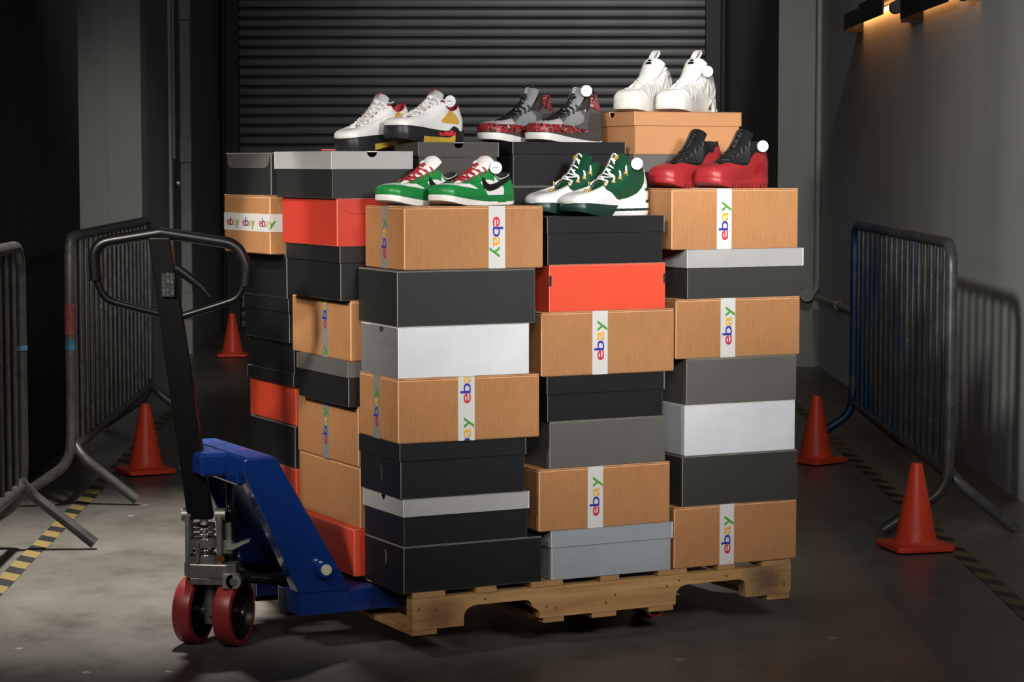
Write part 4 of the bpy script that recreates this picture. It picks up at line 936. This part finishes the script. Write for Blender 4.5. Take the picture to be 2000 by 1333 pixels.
# ---- green low sneaker with a black curved side mark
G_green = leather('green_leather', (.012, .20, .045), .38); G_dark = leather('green_foxing', (.008, .155, .035), .45)
def sneaker_green(label, u, v, z, deg):
    sp = dict(L=.285, W=1.1, spring=.016, sole_top=[(0, .027), (.12, .027), (.25, .026), (.36, .028), (.45, .033), (.5, .035)], toe_h=.030, toe_len=.05, toe_drop=.001, throat=.19,
              rim=[(0, .014, .0, .088), (.05, .020, .016, .086), (.10, .040, .026, .078), (.15, .066, .030, .073), (.19, .088, .031, .079), (.215, .104, .029, .094), (.24, .116, .027, .097), (.28, .132, .024, .092), (.33, .152, .021, .081), (.39, .176, .018, .069), (.45, .190, .011, .0625), (.5, .194, 0, .061)])
    sh = Shoe(sp); t = start('low_sneaker', label, u, v, z, deg, 'green low sneakers')
    upper(sh, t, G_green); L = sh.L
    overlay(sh, 'quarter_panel', lambda x, y, z, a, t_: inpoly(x, z, [(.055, .02), (.059, .048), (.076, .064), (.096, .079), (.122, .079), (.150, .062), (.136, .046), (.116, .02)]), S_white, t, off=.0006, NTT=170)
    overlay(sh, 'toe_box', lambda x, y, z, a, t_: inpoly(x, z, [(.255, .075), (.212, .075), (.194, .060), (.160, .043), (.19, .0475), (.225, .0520), (.256, .0535)]), S_white, t, off=.0006, NTT=170)
    def m_eye(x, y, z, a, t_):
        h = np.where(a > .5, 1-a, a); return (h > .205) & (h < .445) & (t_ > .62+.2*sm(h, .36, .44))
    overlay(sh, 'eyestay', m_eye, G_green, t, off=.0017)
    overlay(sh, 'toe_overlay', lambda x, y, z, a, t_: (x > .16) & (z < .045+.010*sm(x, .19, .26)), G_green, t, off=.0016)
    def m_heel(x, y, z, a, t_): return inpoly(x, z, [(-.02, .0), (.056, .0), (.060, .048), (.077, .064), (.097, .079), (.108, .11), (-.02, .11)]) & ~((x > .012) & (t_ > .93) & (x < .09))
    overlay(sh, 'heel_panel', m_heel, G_green, t, off=.0013)
    sw = [(.137, .078), (.133, .069), (.127, .061), (.118, .0565), (.105, .058), (.085, .063), (.06, .070), (.03, .079), (.0, .088), (.0, .081), (.03, .068), (.06, .056), (.09, .044), (.112, .0385), (.128, .040), (.140, .048), (.145, .058), (.143, .069)]
    overlay(sh, 'side_mark', lambda x, y, z, a, t_: inpoly(x, z, sw), S_black, t, off=.0026, NTT=170)
    overlay(sh, 'collar_trim', lambda x, y, z, a, t_: ((np.where(a > .5, 1-a, a)) < .215) & (t_ > .955), leather('cream_trim', (.62, .60, .54), .6), t, off=.0016)
    def sm_(x, y, z, a, f):
        edge = .34+.38*sm(x, .10, .27)-.10*((x > .05) & (x < .085)); return np.where(f > edge, 1, 0)
    sole(sh, t, [S_wsole, G_dark], sm_, 'midsole')
    # thin foxing line above the white wall at the toe
    tg, fr, Q, th = tongue(sh, t, S_white, [(.196, .056, .014), (.165, .076, .021), (.135, .096, .026), (.112, .114, .030), (.098, .127, .031), (.09, .131, .027)], .0085)
    lining(sh, t, pm('dark_lining', (.02, .02, .022), .9))
    laces(sh, t, S_lace_r, [.262, .30, .335, .37, .405], Q, th, r=.0033, cross=True)
    M = fr(.86, .002); mb = MB(M); mb.prism([(-.010, -.002), (-.002, -.003), (.006, 0), (.012, .004), (.004, .0015), (-.004, .001), (-.008, .003)], 0, .0008, 'z'); mb.build('tongue_mark', S_lace_r, tg)
    M = fr(.52, .0075); mb = MB(M); mb.box(-.005, .005, -.006, .006, -.002, .0015, .001); mb.build('lace_keeper', S_white, tg)
    mb = MB(); hp_ = sh.S(np.array([.005]), np.array([.55]))[0]; mb.box(hp_[0]-.0025, hp_[0], -.007, .007, .052, .07, .0008); mb.build('heel_patch', leather('heel_embroidery', (.55, .35, .12)), t)
    return t
g1 = sneaker_green('green low sneaker wearing a white round tag, black curved side mark in full view', 0.241, 0.115, 1.2365, 223); g1.location = at(0.241, 0.115, 1.2365, 223, 0.276); g1.scale = (0.97, 0.97, 1.0)
mirror(g1, at(0.120, 0.200, 1.2365, 223, 0.276), R(223), 'green low sneaker with red laces, partner half hidden by the tagged green one')
# ---- white sneaker with yellow quarter panel and black flame sole
Y_mesh = leather('yellow_netting', (.58, .33, .055), .5, bump=.6, sc_=500); Y_red = leather('red_lining', (.36, .02, .03), .7); Y_ys = pm('yellow_translucent_rubber', (.50, .33, .05), .3); Y_rs = pm('red_flame_paint', (.5, .025, .03), .4)
def sneaker_flame(label, u, v, z, deg):
    sp = dict(L=.29, W=1.1, spring=.014, sole_top=[(0, .050), (.04, .047), (.07, .036), (.10, .030), (.13, .042), (.15, .045), (.18, .032), (.25, .036), (.33, .043), (.40, .046), (.46, .047), (.5, .047)], toe_h=.030, toe_len=.058, toe_drop=.003, throat=.2,
              rim=[(0, .012, .0, .108), (.05, .020, .017, .106), (.10, .040, .028, .094), (.145, .062, .031, .090), (.18, .082, .030, .100), (.205, .098, .029, .116), (.23, .110, .027, .119), (.27, .126, .024, .111), (.33, .150, .021, .096), (.39, .176, .018, .082), (.45, .195, .011, .072), (.5, .199, 0, .0705)])
    sh = Shoe(sp); t = start('quarter_panel_sneaker', label, u, v, z, deg, 'white sneakers with black flame soles'); L = sh.L
    upper(sh, t, S_white)
    overlay(sh, 'quarter_panel', lambda x, y, z, a, t_: inpoly(x, z, [(.042, .052), (.034, .058), (.046, .076), (.064, .090), (.08, .089), (.115, .063), (.108, .056)]), Y_mesh, t, off=.0012)
    overlay(sh, 'eyestay', lambda x, y, z, a, t_: (np.where(a > .5, 1-a, a) > .2) & (np.where(a > .5, 1-a, a) < .45) & (t_ > .66+.2*sm(np.where(a > .5, 1-a, a), .36, .44)), S_white, t, off=.0016)
    overlay(sh, 'collar_edge', lambda x, y, z, a, t_: (np.where(a > .5, 1-a, a) > .16) & (np.where(a > .5, 1-a, a) < .25) & (t_ > .955), Y_red, t, off=.0018)
    def sm_(x, y, z, a, f):
        zz = z; yel = (f < .42) & (x > .055) & (x < .2) & (z < .020+.012*sm(x, .2, .1)); tri = .022+.008*np.abs(((x*42) % 1)-.5)*2
        red = (x > .055) & (x < .125) & (z > .019) & (z < tri+.006*sm(x, .13, .08)); return np.where(red, 2, np.where(yel, 1, 0))
    sole(sh, t, [S_bsole, Y_ys, Y_rs], sm_, 'midsole', rows=40, NA=420, flare=.003)
    hp_ = sh.S(np.array([.012]), np.array([.3]))[0]; mb = MB()
    for s_ in (1, -1): mb.box(.028, .042, s_*.036-.0015, s_*.036+.0015, .012, .019, .001)
    mb.build('air_window', pm('grey_window', (.25, .25, .25), .3), t)
    tg, fr, Q, th = tongue(sh, t, leather('silver_tongue', (.42, .42, .43), .35), [(.199, .066, .014), (.165, .086, .021), (.135, .108, .026), (.113, .128, .029), (.103, .142, .028), (.099, .147, .023)], .0075)
    mb = MB(fr(.985, -.002)); mb.tube([(-.02, -.004, -.008), (-.008, .001, -.006), (.008, .001, -.006), (.02, -.004, -.008)], .004, 8); mb.build('tongue_rim', Y_red, tg, smooth=60)
    M = fr(.80, .0012); mb = MB(M); mb.prism([(-.006, -.010), (-.001, -.008), (.001, -.002), (.004, -.003), (.003, .003), (.007, .009), (.004, .010), (-.001, .003), (-.004, .0), (-.001, -.003), (-.006, -.007)], 0, .0008, 'z'); mb.build('tongue_mark', Y_rs, tg)
    lining(sh, t, Y_red)
    laces(sh, t, S_lace_w, [.245, .28, .31, .34, .37, .40, .425], Q, th, r=.0034, cross=True, flat=.6, top=[[(.112, .027, .118), (.118, .012, .135), (.112, -.02, .128), (.098, -.038, .121), (.09, -.045, .124)], [(.112, -.024, .118), (.122, -.01, .133), (.112, .022, .128), (.096, .038, .12), (.085, .04, .126)]])
    mb = MB(); mb.box(hp_[0]-.0022, hp_[0]+.0008, -.003, .003, .06, .085, .0006); mb.build('heel_mark', Y_rs, t)
    return t
y1 = sneaker_flame('white sneaker with yellow side panel and flame sole, wearing a round tag', 0.242, 0.430, 1.4115, 223); y1.location = at(0.242, 0.430, 1.4115, 223, 0.261); y1.scale = (0.9, 0.97, 1.0)
y2 = mirror(y1, at(0.127, 0.515, 1.4205, 223, 0.261), R(223), 'white sneaker with yellow side panel, untagged one on the silver lid'); y2.rotation_euler = (0, R(10.2), R(223))
# ---- grey sneaker with red lettered print
def graffiti():
    n = NT('red_graffiti_print'); tc = n.n('ShaderNodeTexCoord'); v = n.n('ShaderNodeTexVoronoi', feature='F1', distance='MANHATTAN'); v.inputs['Scale'].default_value = 130; n.l(tc.outputs['Object'], v.inputs['Vector'])
    a = n.noise(150, 3, .6, dist=1.5); b = n.noise(70, 4, .6)
    c1 = n.ramp(a, [(.44, (.012, .01, .011)), (.48, (.30, .014, .018)), (.57, (.36, .018, .022)), (.605, (.6, .56, .54))], 'CONSTANT'); c2 = n.ramp(b, [(.46, (.012, .01, .01)), (.52, (.33, .015, .019))])
    s = n.n('ShaderNodeSeparateColor'); n.l(v.outputs['Color'], s.inputs[0]); k = n.n('ShaderNodeMath', operation='GREATER_THAN'); n.l(s.outputs[0], k.inputs[0]); k.inputs[1].default_value = .45
    n.set(Base_Color=n.mix(k.outputs[0], c2, c1), Roughness=.45); return n.m
E_print = graffiti(); E_grey = leather('charcoal_suede', (.075, .072, .07), .75, bump=.3); E_light = leather('grey_nubuck', (.20, .205, .215), .7, bump=.3); E_brown = leather('dark_grey_leather', (.05, .045, .041), .5); E_sil = leather('pale_toe_leather', (.42, .41, .41), .5)
def sneaker_print(label, u, v, z, deg):
    sp = dict(L=.29, W=1.08, spring=.010, sole_top=[(0, .036), (.1, .034), (.2, .029), (.3, .026), (.4, .028), (.5, .030)], toe_h=.030, toe_len=.058, toe_drop=.004, throat=.205,
              rim=[(0, .018, .0, .140), (.05, .025, .016, .140), (.10, .042, .026, .138), (.145, .062, .028, .139), (.18, .076, .028, .136), (.21, .088, .027, .124), (.235, .103, .025, .110), (.27, .122, .023, .099), (.33, .148, .020, .085), (.39, .178, .017, .072), (.45, .199, .011, .063), (.5, .203, 0, .0615)])
    sh = Shoe(sp); t = start('printed_sneaker', label, u, v, z, deg, 'grey sneakers with red lettered print'); L = sh.L
    upper(sh, t, E_grey)
    H = lambda a: np.where(a > .5, 1-a, a)
    overlay(sh, 'side_panel', lambda x, y, z, a, t_: inpoly(x, z, [(.120, .052), (.105, .060), (.104, .074), (.122, .092), (.17, .070), (.205, .052), (.2, .046), (.16, .045)]), E_light, t, off=.0012)
    overlay(sh, 'toe_panel', lambda x, y, z, a, t_: (x > .2) & (z > .0505) & (t_ > .35), E_sil, t, off=.0008)
    overlay(sh, 'printed_mudguard', lambda x, y, z, a, t_: (x > .085) & (z < .036+.0135*sm(x, .085, .2)+.004*sm(x, .25, .29)) & (z > .018), E_print, t, off=.0014)
    overlay(sh, 'printed_collar', lambda x, y, z, a, t_: (x < .085) & (z > .083+.35*np.clip(x-.02, 0, 1)), E_print, t, off=.0014)
    overlay(sh, 'lace_strap', lambda x, y, z, a, t_: inpoly(x, z, [(.122, .104), (.112, .113), (.088, .122), (.076, .138), (.069, .138), (.078, .1), (.09, .088), (.117, .092)]), S_blacks, t, off=.0017)
    overlay(sh, 'heel_counter', lambda x, y, z, a, t_: (x < .088-.4*np.abs(z-.05)) & (z < .083), E_brown, t, off=.0016)
    def sm_(x, y, z, a, f): return np.where(f < np.where(x > .03, .78*sm(x, .02, .29)**1.15+.06, .10), 0, np.where(f > .90, 1, 1))
    sole(sh, t, [S_wsole, E_brown], sm_, 'midsole', rows=32, flare=.002)
    tg, fr, Q, th = tongue(sh, t, E_light, [(.203, .058, .014), (.168, .076, .020), (.135, .098, .025), (.112, .122, .028), (.098, .148, .029), (.095, .160, .028)], .0065)
    flat_on(tg, fr(.80, .0012), .026, 'E', leather('reflective_letter', (.6, .6, .62), .4), 'tongue_letter', 1.25, .02)
    mb = MB(fr(.975, .0)); mb.box(-.022, .022, -.003, .003, -.013, .002, .001); mb.build('tongue_tip', S_blacks, tg)
    lining(sh, t, S_blacks)
    laces(sh, t, S_lace_b, [.245, .275, .305, .335, .362, .388, .412, .435], Q, th, r=.0036, cross=True, flat=.7, top=[[(.095, .027, .120), (.117, .01, .13), (.116, -.01, .128), (.09, -.028, .122), (.075, -.032, .118)], [(.095, -.027, .122), (.120, -.01, .124), (.119, .01, .126), (.092, .028, .115)], [(.072, .03, .137), (.062, .034, .15), (.055, .033, .138), (.06, .032, .125)]])
    mb = MB(); r_ = []
    for (a_, tq) in ((.222, .72), (.165, .72), (.155, .9)):
        p = sh.S(np.array([a_]), np.array([tq]))[0]+sh.nrm(np.array([a_]), np.array([tq]))[0]*.003; r_.append(p)
        mb.tube([(p[0]+.0035*math.cos(q), p[1], p[2]+.0035*math.sin(q)) for q in np.linspace(2.4, 6.6, 9)], .0009, 5)
    mb.build('eyelet_rings', S_wsole, t)
    return t
e1 = sneaker_print('grey and black sneaker with red print wearing a round tag', 0.701, 0.430, 1.4135, 223); e1.location = at(0.701, 0.430, 1.4135, 223, 0.275); e1.scale = (0.95, 0.97, 1.03)
mirror(e1, at(0.585, 0.515, 1.4135, 223, 0.275), R(223), 'grey and black sneaker with red print, the untagged one of the pair')
# ---- all-white mid sneaker
P_white = leather('matte_white', (.66, .65, .61), .55, bump=.25); P_sole = pm('matte_white_foam', (.62, .60, .555), .6, 0, .05, 30, .4, 300)
def sneaker_white(label, u, v, z, deg):
    sp = dict(L=.285, W=1.14, tw=1.3, spring=.010, sole_top=[(0, .055), (.06, .045), (.12, .032), (.2, .026), (.3, .024), (.4, .028), (.46, .033), (.5, .035)], toe_h=.034, toe_len=.06, toe_drop=.004, throat=.2,
              rim=[(0, .012, .0, .118), (.05, .020, .018, .121), (.10, .040, .029, .124), (.145, .058, .032, .130), (.18, .074, .031, .137), (.205, .09, .029, .140), (.235, .104, .026, .133), (.27, .120, .023, .118), (.33, .148, .020, .099), (.39, .176, .017, .083), (.45, .197, .011, .072), (.5, .201, 0, .070)])
    sp['wave'] = lambda P, a, t: 0.0017*np.sin(P[..., 0]*190+P[..., 2]*160*np.sin(P[..., 0]*40))*sm(t, .05, .3)*sm(t, 1.0, .75)
    sh = Shoe(sp); t = start('white_sneaker', label, u, v, z, deg, 'all-white mid sneakers'); L = sh.L
    upper(sh, t, P_white, NA=160, NT=36)
    H = lambda a: np.where(a > .5, 1-a, a)
    overlay(sh, 'eyestay', lambda x, y, z, a, t_: (H(a) > .19) & (H(a) < .45) & (t_ > .78), P_white, t, off=.002)
    overlay(sh, 'mudguard', lambda x, y, z, a, t_: (x > .16) & (z < .05+.012*np.sin(x*30)), P_white, t, off=.0016)
    # the sole: a long front block and a heel block that arches over a triangular gap
    cut = lambda x, a: .040*np.clip(1-np.abs(x-.058)/.024, 0, 1)
    def sm_(x, y, z, a, f): return np.where((f < .5) & (x > .11) & (np.sin(x*700)*np.sin(z*900) > .72), 1, 0)
    sole(sh, t, [P_sole, pm('sole_dimple', (.36, .35, .33), .7)], sm_, 'midsole', rows=24, NA=360, flare=.002, lug=cut)
    mb = MB(); mb.prism([(.006, .001), (.04, .0), (.09, .0), (.09, .006), (.045, .0085), (.01, .012)], -.034, .034, 'y'); mb.build('heel_plate', P_sole, t)
    mb = MB(); mb.prism([(.033, .008), (.083, .008), (.058, .040)], -.03, .03, 'y'); mb.build('heel_gap_fill', pm('gap_shade', (.06, .055, .05), .5), t)  # dark fill in the heel gap, the shade in there painted as its colour
    tg, fr, Q, th = tongue(sh, t, P_white, [(.201, .066, .014), (.165, .090, .022), (.135, .115, .028), (.112, .140, .033), (.1, .156, .034), (.094, .163, .030)], .0095)
    mb = MB(fr(.95, 0)); pl = [(0, -.012, .003), (0, .012, .0045), (0, .030, .000), (0, .036, -.008), (0, .028, -.014), (0, .002, -.013)]
    q = herm(np.column_stack([np.linspace(0, 1, 6), np.array(pl)]), np.linspace(0, 1, 20))
    vs = []; fs = []
    for i, p in enumerate(q): vs += [(-.0095, p[1], p[2]), (.0095, p[1], p[2]), (.0095, p[1]+.0005, p[2]+.0022), (-.0095, p[1]+.0005, p[2]+.0022)]
    for i in range(len(q)-1):
        for k in range(4): fs.append((4*i+k, 4*i+(k+1) % 4, 4*i+4+(k+1) % 4, 4*i+4+k))
    mb.add(vs, fs); mb.build('pull_loop', P_white, tg)
    mb = MB(fr(.66, .006)); mb.prism([(-.009, -.010), (.009, -.010), (.011, -.003), (.002, -.001), (-.010, -.003)], 0, .001, 'z'); mb.prism([(-.008, .003), (.008, .003), (.004, .008), (-.003, .008)], 0, .001, 'z'); mb.build('tongue_mark', S_black, tg)
    lining(sh, t, P_white, pad=.008)
    laces(sh, t, S_lace_w, [.235, .262, .292, .322, .352, .382, .41], Q, th, r=.0030, cross=False, top=[[(.1, .027, .135), (.122, .01, .142), (.114, -.02, .138), (.09, -.04, .13), (.085, -.046, .136), (.095, -.04, .126)]])
    # short curved side mark
    overlay(sh, 'side_tick', lambda x, y, z, a, t_: inpoly(x, z, [(.046, .113), (.066, .104), (.066, .106), (.046, .116)]), S_black, t, off=.002, NTT=260, NA=700, it=1)
    return t
p1 = sneaker_white('all-white mid sneaker wearing a white round tag, nearer the shutter edge', 1.118, 0.420, 1.506, 234); p1.location = at(1.118, 0.420, 1.506, 234, 0.251); p1.scale = (0.88, 0.93, 1.0)
mirror(p1, at(1.012, 0.492, 1.506, 234, 0.251), R(234), 'all-white mid sneaker without a tag, tall pull loop on its tongue')
# ---- red sneaker with black ankle
R_red = leather('red_nubuck', (.30, .018, .022), .45); R_bright = leather('red_synthetic', (.46, .03, .032), .35); R_deep = leather('deep_red', (.27, .010, .014), .4)
def sneaker_red(label, u, v, z, deg):
    sp = dict(L=.285, W=1.12, spring=.018, sole_top=[(0, .036), (.1, .030), (.2, .025), (.3, .022), (.4, .026), (.5, .030)], toe_h=.034, toe_len=.062, toe_drop=.004, throat=.19,
              rim=[(0, .010, .0, .128), (.05, .018, .018, .130), (.10, .040, .029, .124), (.145, .060, .032, .120), (.18, .078, .031, .124), (.21, .096, .029, .130), (.24, .108, .027, .127), (.27, .120, .024, .117), (.33, .144, .021, .098), (.39, .168, .018, .080), (.45, .187, .011, .068), (.5, .190, 0, .0665)])
    sh = Shoe(sp); t = start('black_ankle_sneaker', label, u, v, z, deg, 'red sneakers with black ankles'); L = sh.L
    upper(sh, t, S_black)
    H = lambda a: np.where(a > .5, 1-a, a)
    overlay(sh, 'red_vamp', lambda x, y, z, a, t_: inpoly(x, z, [(.3, -.01), (.3, .09), (.196, .068), (.15, .062), (.122, .064), (.105, .085), (.085, .100), (.06, .098), (.048, .115), (.034, .118), (.02, .121), (-.02, .121), (-.02, -.01)]) , R_red, t, off=.0014)
    overlay(sh, 'heel_flash', lambda x, y, z, a, t_: inpoly(x, z, [(.004, .075), (.02, .085), (.035, .054), (.062, .072), (.090, .062), (.102, .040), (.085, .037), (.062, .051), (.036, .037), (.01, .058)]), R_deep, t, off=.0022)
    overlay(sh, 'black_bands', lambda x, y, z, a, t_: (H(a) > .23) & (H(a) < .43) & (t_ > .45) & ((H(a)*60) % 1 > .38) & (z > .069), S_blacks, t, off=.0026)
    def sm_(x, y, z, a, f): return np.where((f < .40) & ((x*52) % 1 < .16) & (x < .22), 1, 0)
    sole(sh, t, [R_red, S_bsole], sm_, 'midsole', rows=24, NA=400, flare=.002, lug=lambda x, a: .0035*((x*52) % 1 < .16)*(x < .22))
    tg, fr, Q, th = tongue(sh, t, leather('glossy_black', (.010, .010, .0105), .22, coat=.3), [(.190, .060, .014), (.158, .086, .022), (.132, .113, .027), (.110, .140, .030), (.1, .156, .030), (.096, .163, .027)], .0095)
    lining(sh, t, S_blacks, pad=.008)
    laces(sh, t, S_lace_b, [.24, .272, .304, .336, .368, .398, .425], Q, th, r=.0031, cross=True)
    mb = MB(fr(.80, .001)); mb.prism([(-.008, -.006), (.008, -.006), (.008, -.004), (-.008, -.004)], 0, .0006, 'z'); mb.prism([(-.006, 0), (.006, 0), (.004, .005), (-.004, .005)], 0, .0006, 'z'); mb.build('tongue_mark', leather('embossed_black', (.03, .03, .03), .3), tg)
    return t
r1 = sneaker_red('red sneaker with black ankle wearing a white round tag', 1.086, 0.112, 1.2795, 223); r1.location = at(1.086, 0.112, 1.2795, 223, 0.262); r1.scale = (0.92, 0.97, 1.04)
mirror(r1, at(0.980, 0.197, 1.2795, 223, 0.262), R(223), 'red sneaker with black ankle and no tag, in front of the tan shoebox')
# ---- dark green and white mid sneaker
L_green = leather('dark_green_leather', (.008, .062, .028), .38); L_patent = leather('dark_green_patent', (.008, .05, .024), .12, coat=.5); L_gold = pm('gold_loop', (.55, .32, .03), .45); L_sole = pm('dark_green_rubber', (.010, .035, .028), .4); L_toe = leather('glossy_white', (.74, .735, .725), .25, coat=.2)
def sneaker_loops(label, u, v, z, deg):
    sp = dict(L=.30, W=1.12, spring=.016, sole_top=[(0, .046), (.08, .043), (.15, .034), (.24, .028), (.32, .032), (.4, .036), (.46, .036), (.5, .034)], toe_h=.030, toe_len=.066, toe_drop=-.003, throat=.2,
              rim=[(0, .012, .0, .128), (.05, .020, .018, .131), (.10, .040, .029, .137), (.145, .058, .031, .144), (.18, .076, .033, .150), (.21, .092, .032, .148), (.24, .106, .031, .138), (.27, .120, .029, .125), (.33, .146, .025, .105), (.39, .172, .020, .087), (.45, .195, .013, .072), (.5, .200, 0, .070)])
    sh = Shoe(sp); t = start('looped_sneaker', label, u, v, z, deg, 'dark green and white mid sneakers'); L = sh.L
    upper(sh, t, L_green)
    H = lambda a: np.where(a > .5, 1-a, a)
    overlay(sh, 'white_toe', lambda x, y, z, a, t_: inpoly(x, z, [(.31, .0), (.31, .09), (.188, .09), (.192, .073), (.172, .064), (.150, .047), (.138, .044), (.1, .050), (.066, .062), (.045, .078), (.032, .095), (.024, .118), (.018, .14), (-.03, .14), (-.03, 0)]), L_toe, t, off=.0016)
    overlay(sh, 'quilted_panel', lambda x, y, z, a, t_: inpoly(x, z, [(.052, .085), (.075, .068), (.098, .062), (.118, .075), (.098, .108), (.06, .112)]) | inpoly(x, z, [(.104, .0595), (.128, .0545), (.150, .068), (.128, .088), (.122, .078)]), L_green, t, off=.0022)
    overlay(sh, 'heel_mark', lambda x, y, z, a, t_: inpoly(x, z, [(.018, .098), (.019, .085), (.024, .078), (.036, .074), (.030, .068), (.020, .068), (.012, .078), (.012, .09)]), L_sole, t, off=.0026, NTT=220)
    def sm_(x, y, z, a, f):
        green = (x > .150-.9*(z-.020)) & (f > -.1) & (z < .036+.004*sm(x, .2, .29)); band = (x < .165) & (z > .0125) & (z < .0195) & (x > .0); hb = (x < .028) & (z > .034) & (z < .047)
        return np.where(green | band | hb, 1, 0)
    sole(sh, t, [L_toe, L_sole], sm_, 'midsole', rows=40, NA=420, flare=.003)
    tg, fr, Q, th = tongue(sh, t, L_patent, [(.2, .066, .016), (.166, .088, .024), (.140, .112, .031), (.120, .140, .034), (.107, .166, .034), (.103, .174, .029)], .009, bendk=.28)
    mb = MB(fr(.74, .0008) @ Matrix.Translation((.012, 0, 0))); 
    mb.tube([(.0085*math.cos(q), .0085*math.sin(q), 0) for q in np.linspace(0, 2*pi, 20)[:-1]], .0008, 5, closed=True); mb.prism([(-.004, -.005), (.004, -.005), (.005, .002), (.002, .006), (-.003, .005), (-.005, .001)], -.0004, .0005, 'z'); mb.build('tongue_crest', L_gold, tg)
    lining(sh, t, L_green, pad=.007)
    mbl = MB(); mbg = []
    ks = [.245, .285, .325, .365]
    laces(sh, t, S_lace_w, ks, Q, th, r=.0034, cross=True, tt=.86, lift=.005, top=[[(.088, .034, .136), (.108, .02, .152), (.117, 0, .152), (.108, -.02, .152), (.088, -.034, .136)]])
    for a_ in ks:
        for sg in (1, -1):
            aa = np.array([a_ if sg > 0 else 1-a_]); p = sh.S(aa, np.array([.84]))[0]; nn = sh.nrm(aa, np.array([.84]))[0]
            mb = MB(); mb.tube([tuple(p+np.array([-.006, 0, -.006])+nn*.001), tuple(p+np.array([-.002, 0, .003])+nn*.005), tuple(p+np.array([.003, 0, .006])+nn*.005), tuple(p+np.array([.006, 0, -.001])+nn*.001)], .0019, 6, flat=.6); mb.build('lace_loop', L_gold, t, smooth=60)
    mb = MB(); p = sh.S(np.array([.5]), np.array([.93]))[0]; nn = sh.nrm(np.array([.5]), np.array([.93]))[0]; mb.tube([tuple(p+nn*.002+np.array([.008, 0, -.003])), tuple(p+nn*.004+np.array([-.006, -.012, .004])), tuple(p+nn*.004+np.array([-.006, .012, .004])), tuple(p+nn*.002+np.array([.008, 0, -.003]))], .003, 6, flat=.5); mb.build('throat_loop', L_gold, t, smooth=60)
    return t
l1 = sneaker_loops('dark green and white sneaker with gold loops wearing a round tag', 0.656, 0.105, 1.204, 221); l1.location = at(0.656, 0.105, 1.204, 221, 0.300); l1.scale = (1.0, 0.97, 1.0)
mirror(l1, at(0.596, 0.205, 1.204, 221, 0.300), R(221), 'dark green and white sneaker, untagged one beside the green low pair')
# ---- round white tags hanging on the tagged shoes
M_tag = pm('white_tag_plastic', (.68, .67, .72), .35); M_tagink = pm('grey_tag_print', (.16, .15, .2), .6)
def hang_tag(label, x, y, z, rz=0.):
    t = thing('hang_tag', label, 'tag', (x, y, z), R(rz), 'round white tags on the sneakers')
    Mt = Matrix.Rotation(R(90), 4, 'X')
    mb = MB(); mb.lathe([(0, 0), (.0155, 0), (.0168, -.001), (.0172, -.003), (.0168, -.006), (0, -.007)][::-1], 36, Mt @ Matrix.Scale(-1, 4, (0, 0, 1))); mb.build('disc', M_tag, t, smooth=35)
    v, f = text_mesh('ebay', 1, .0); x0 = min(p[0] for p in v); x1 = max(p[0] for p in v); s = .0155/(x1-x0)
    me = [( (p[0]-(x0+x1)/2)*s, -.00745, (p[1]-.2)*s) for p in v]; npmesh('tag_print', me, f, M_tagink, t, smooth=False)
    mb = MB(); mb.tube([(.0105*math.cos(q), -.0071, .0105*math.sin(q)) for q in np.linspace(3.5, 5.9, 14)], .00025, 4); mb.build('tag_ring', M_tagink, t)
    mb = MB(); mb.tube([(0, .001, .008), (.001, .006, .011), (0, .014, .009), (-.004, .022, .004)], .0012, 6); mb.build('cord', M_tag, t, smooth=60)
    return t
hang_tag('round white tag hanging from the red lace of the green low sneaker', -0.045, 6.365, 1.339, 8)
hang_tag('round white tag on the white sneaker with yellow side panel', -0.176, 6.656, 1.529, -22)
hang_tag('round white tag on the grey and red printed sneaker', 0.220, 6.856, 1.565, 4)
hang_tag('round white tag on the all-white mid sneaker', 0.592, 7.029, 1.629, 15)
hang_tag('round white tag on the red sneaker with black ankle', 0.732, 6.762, 1.401, 14)
hang_tag('round white tag on the dark green and white sneaker', 0.354, 6.559, 1.350, 6)
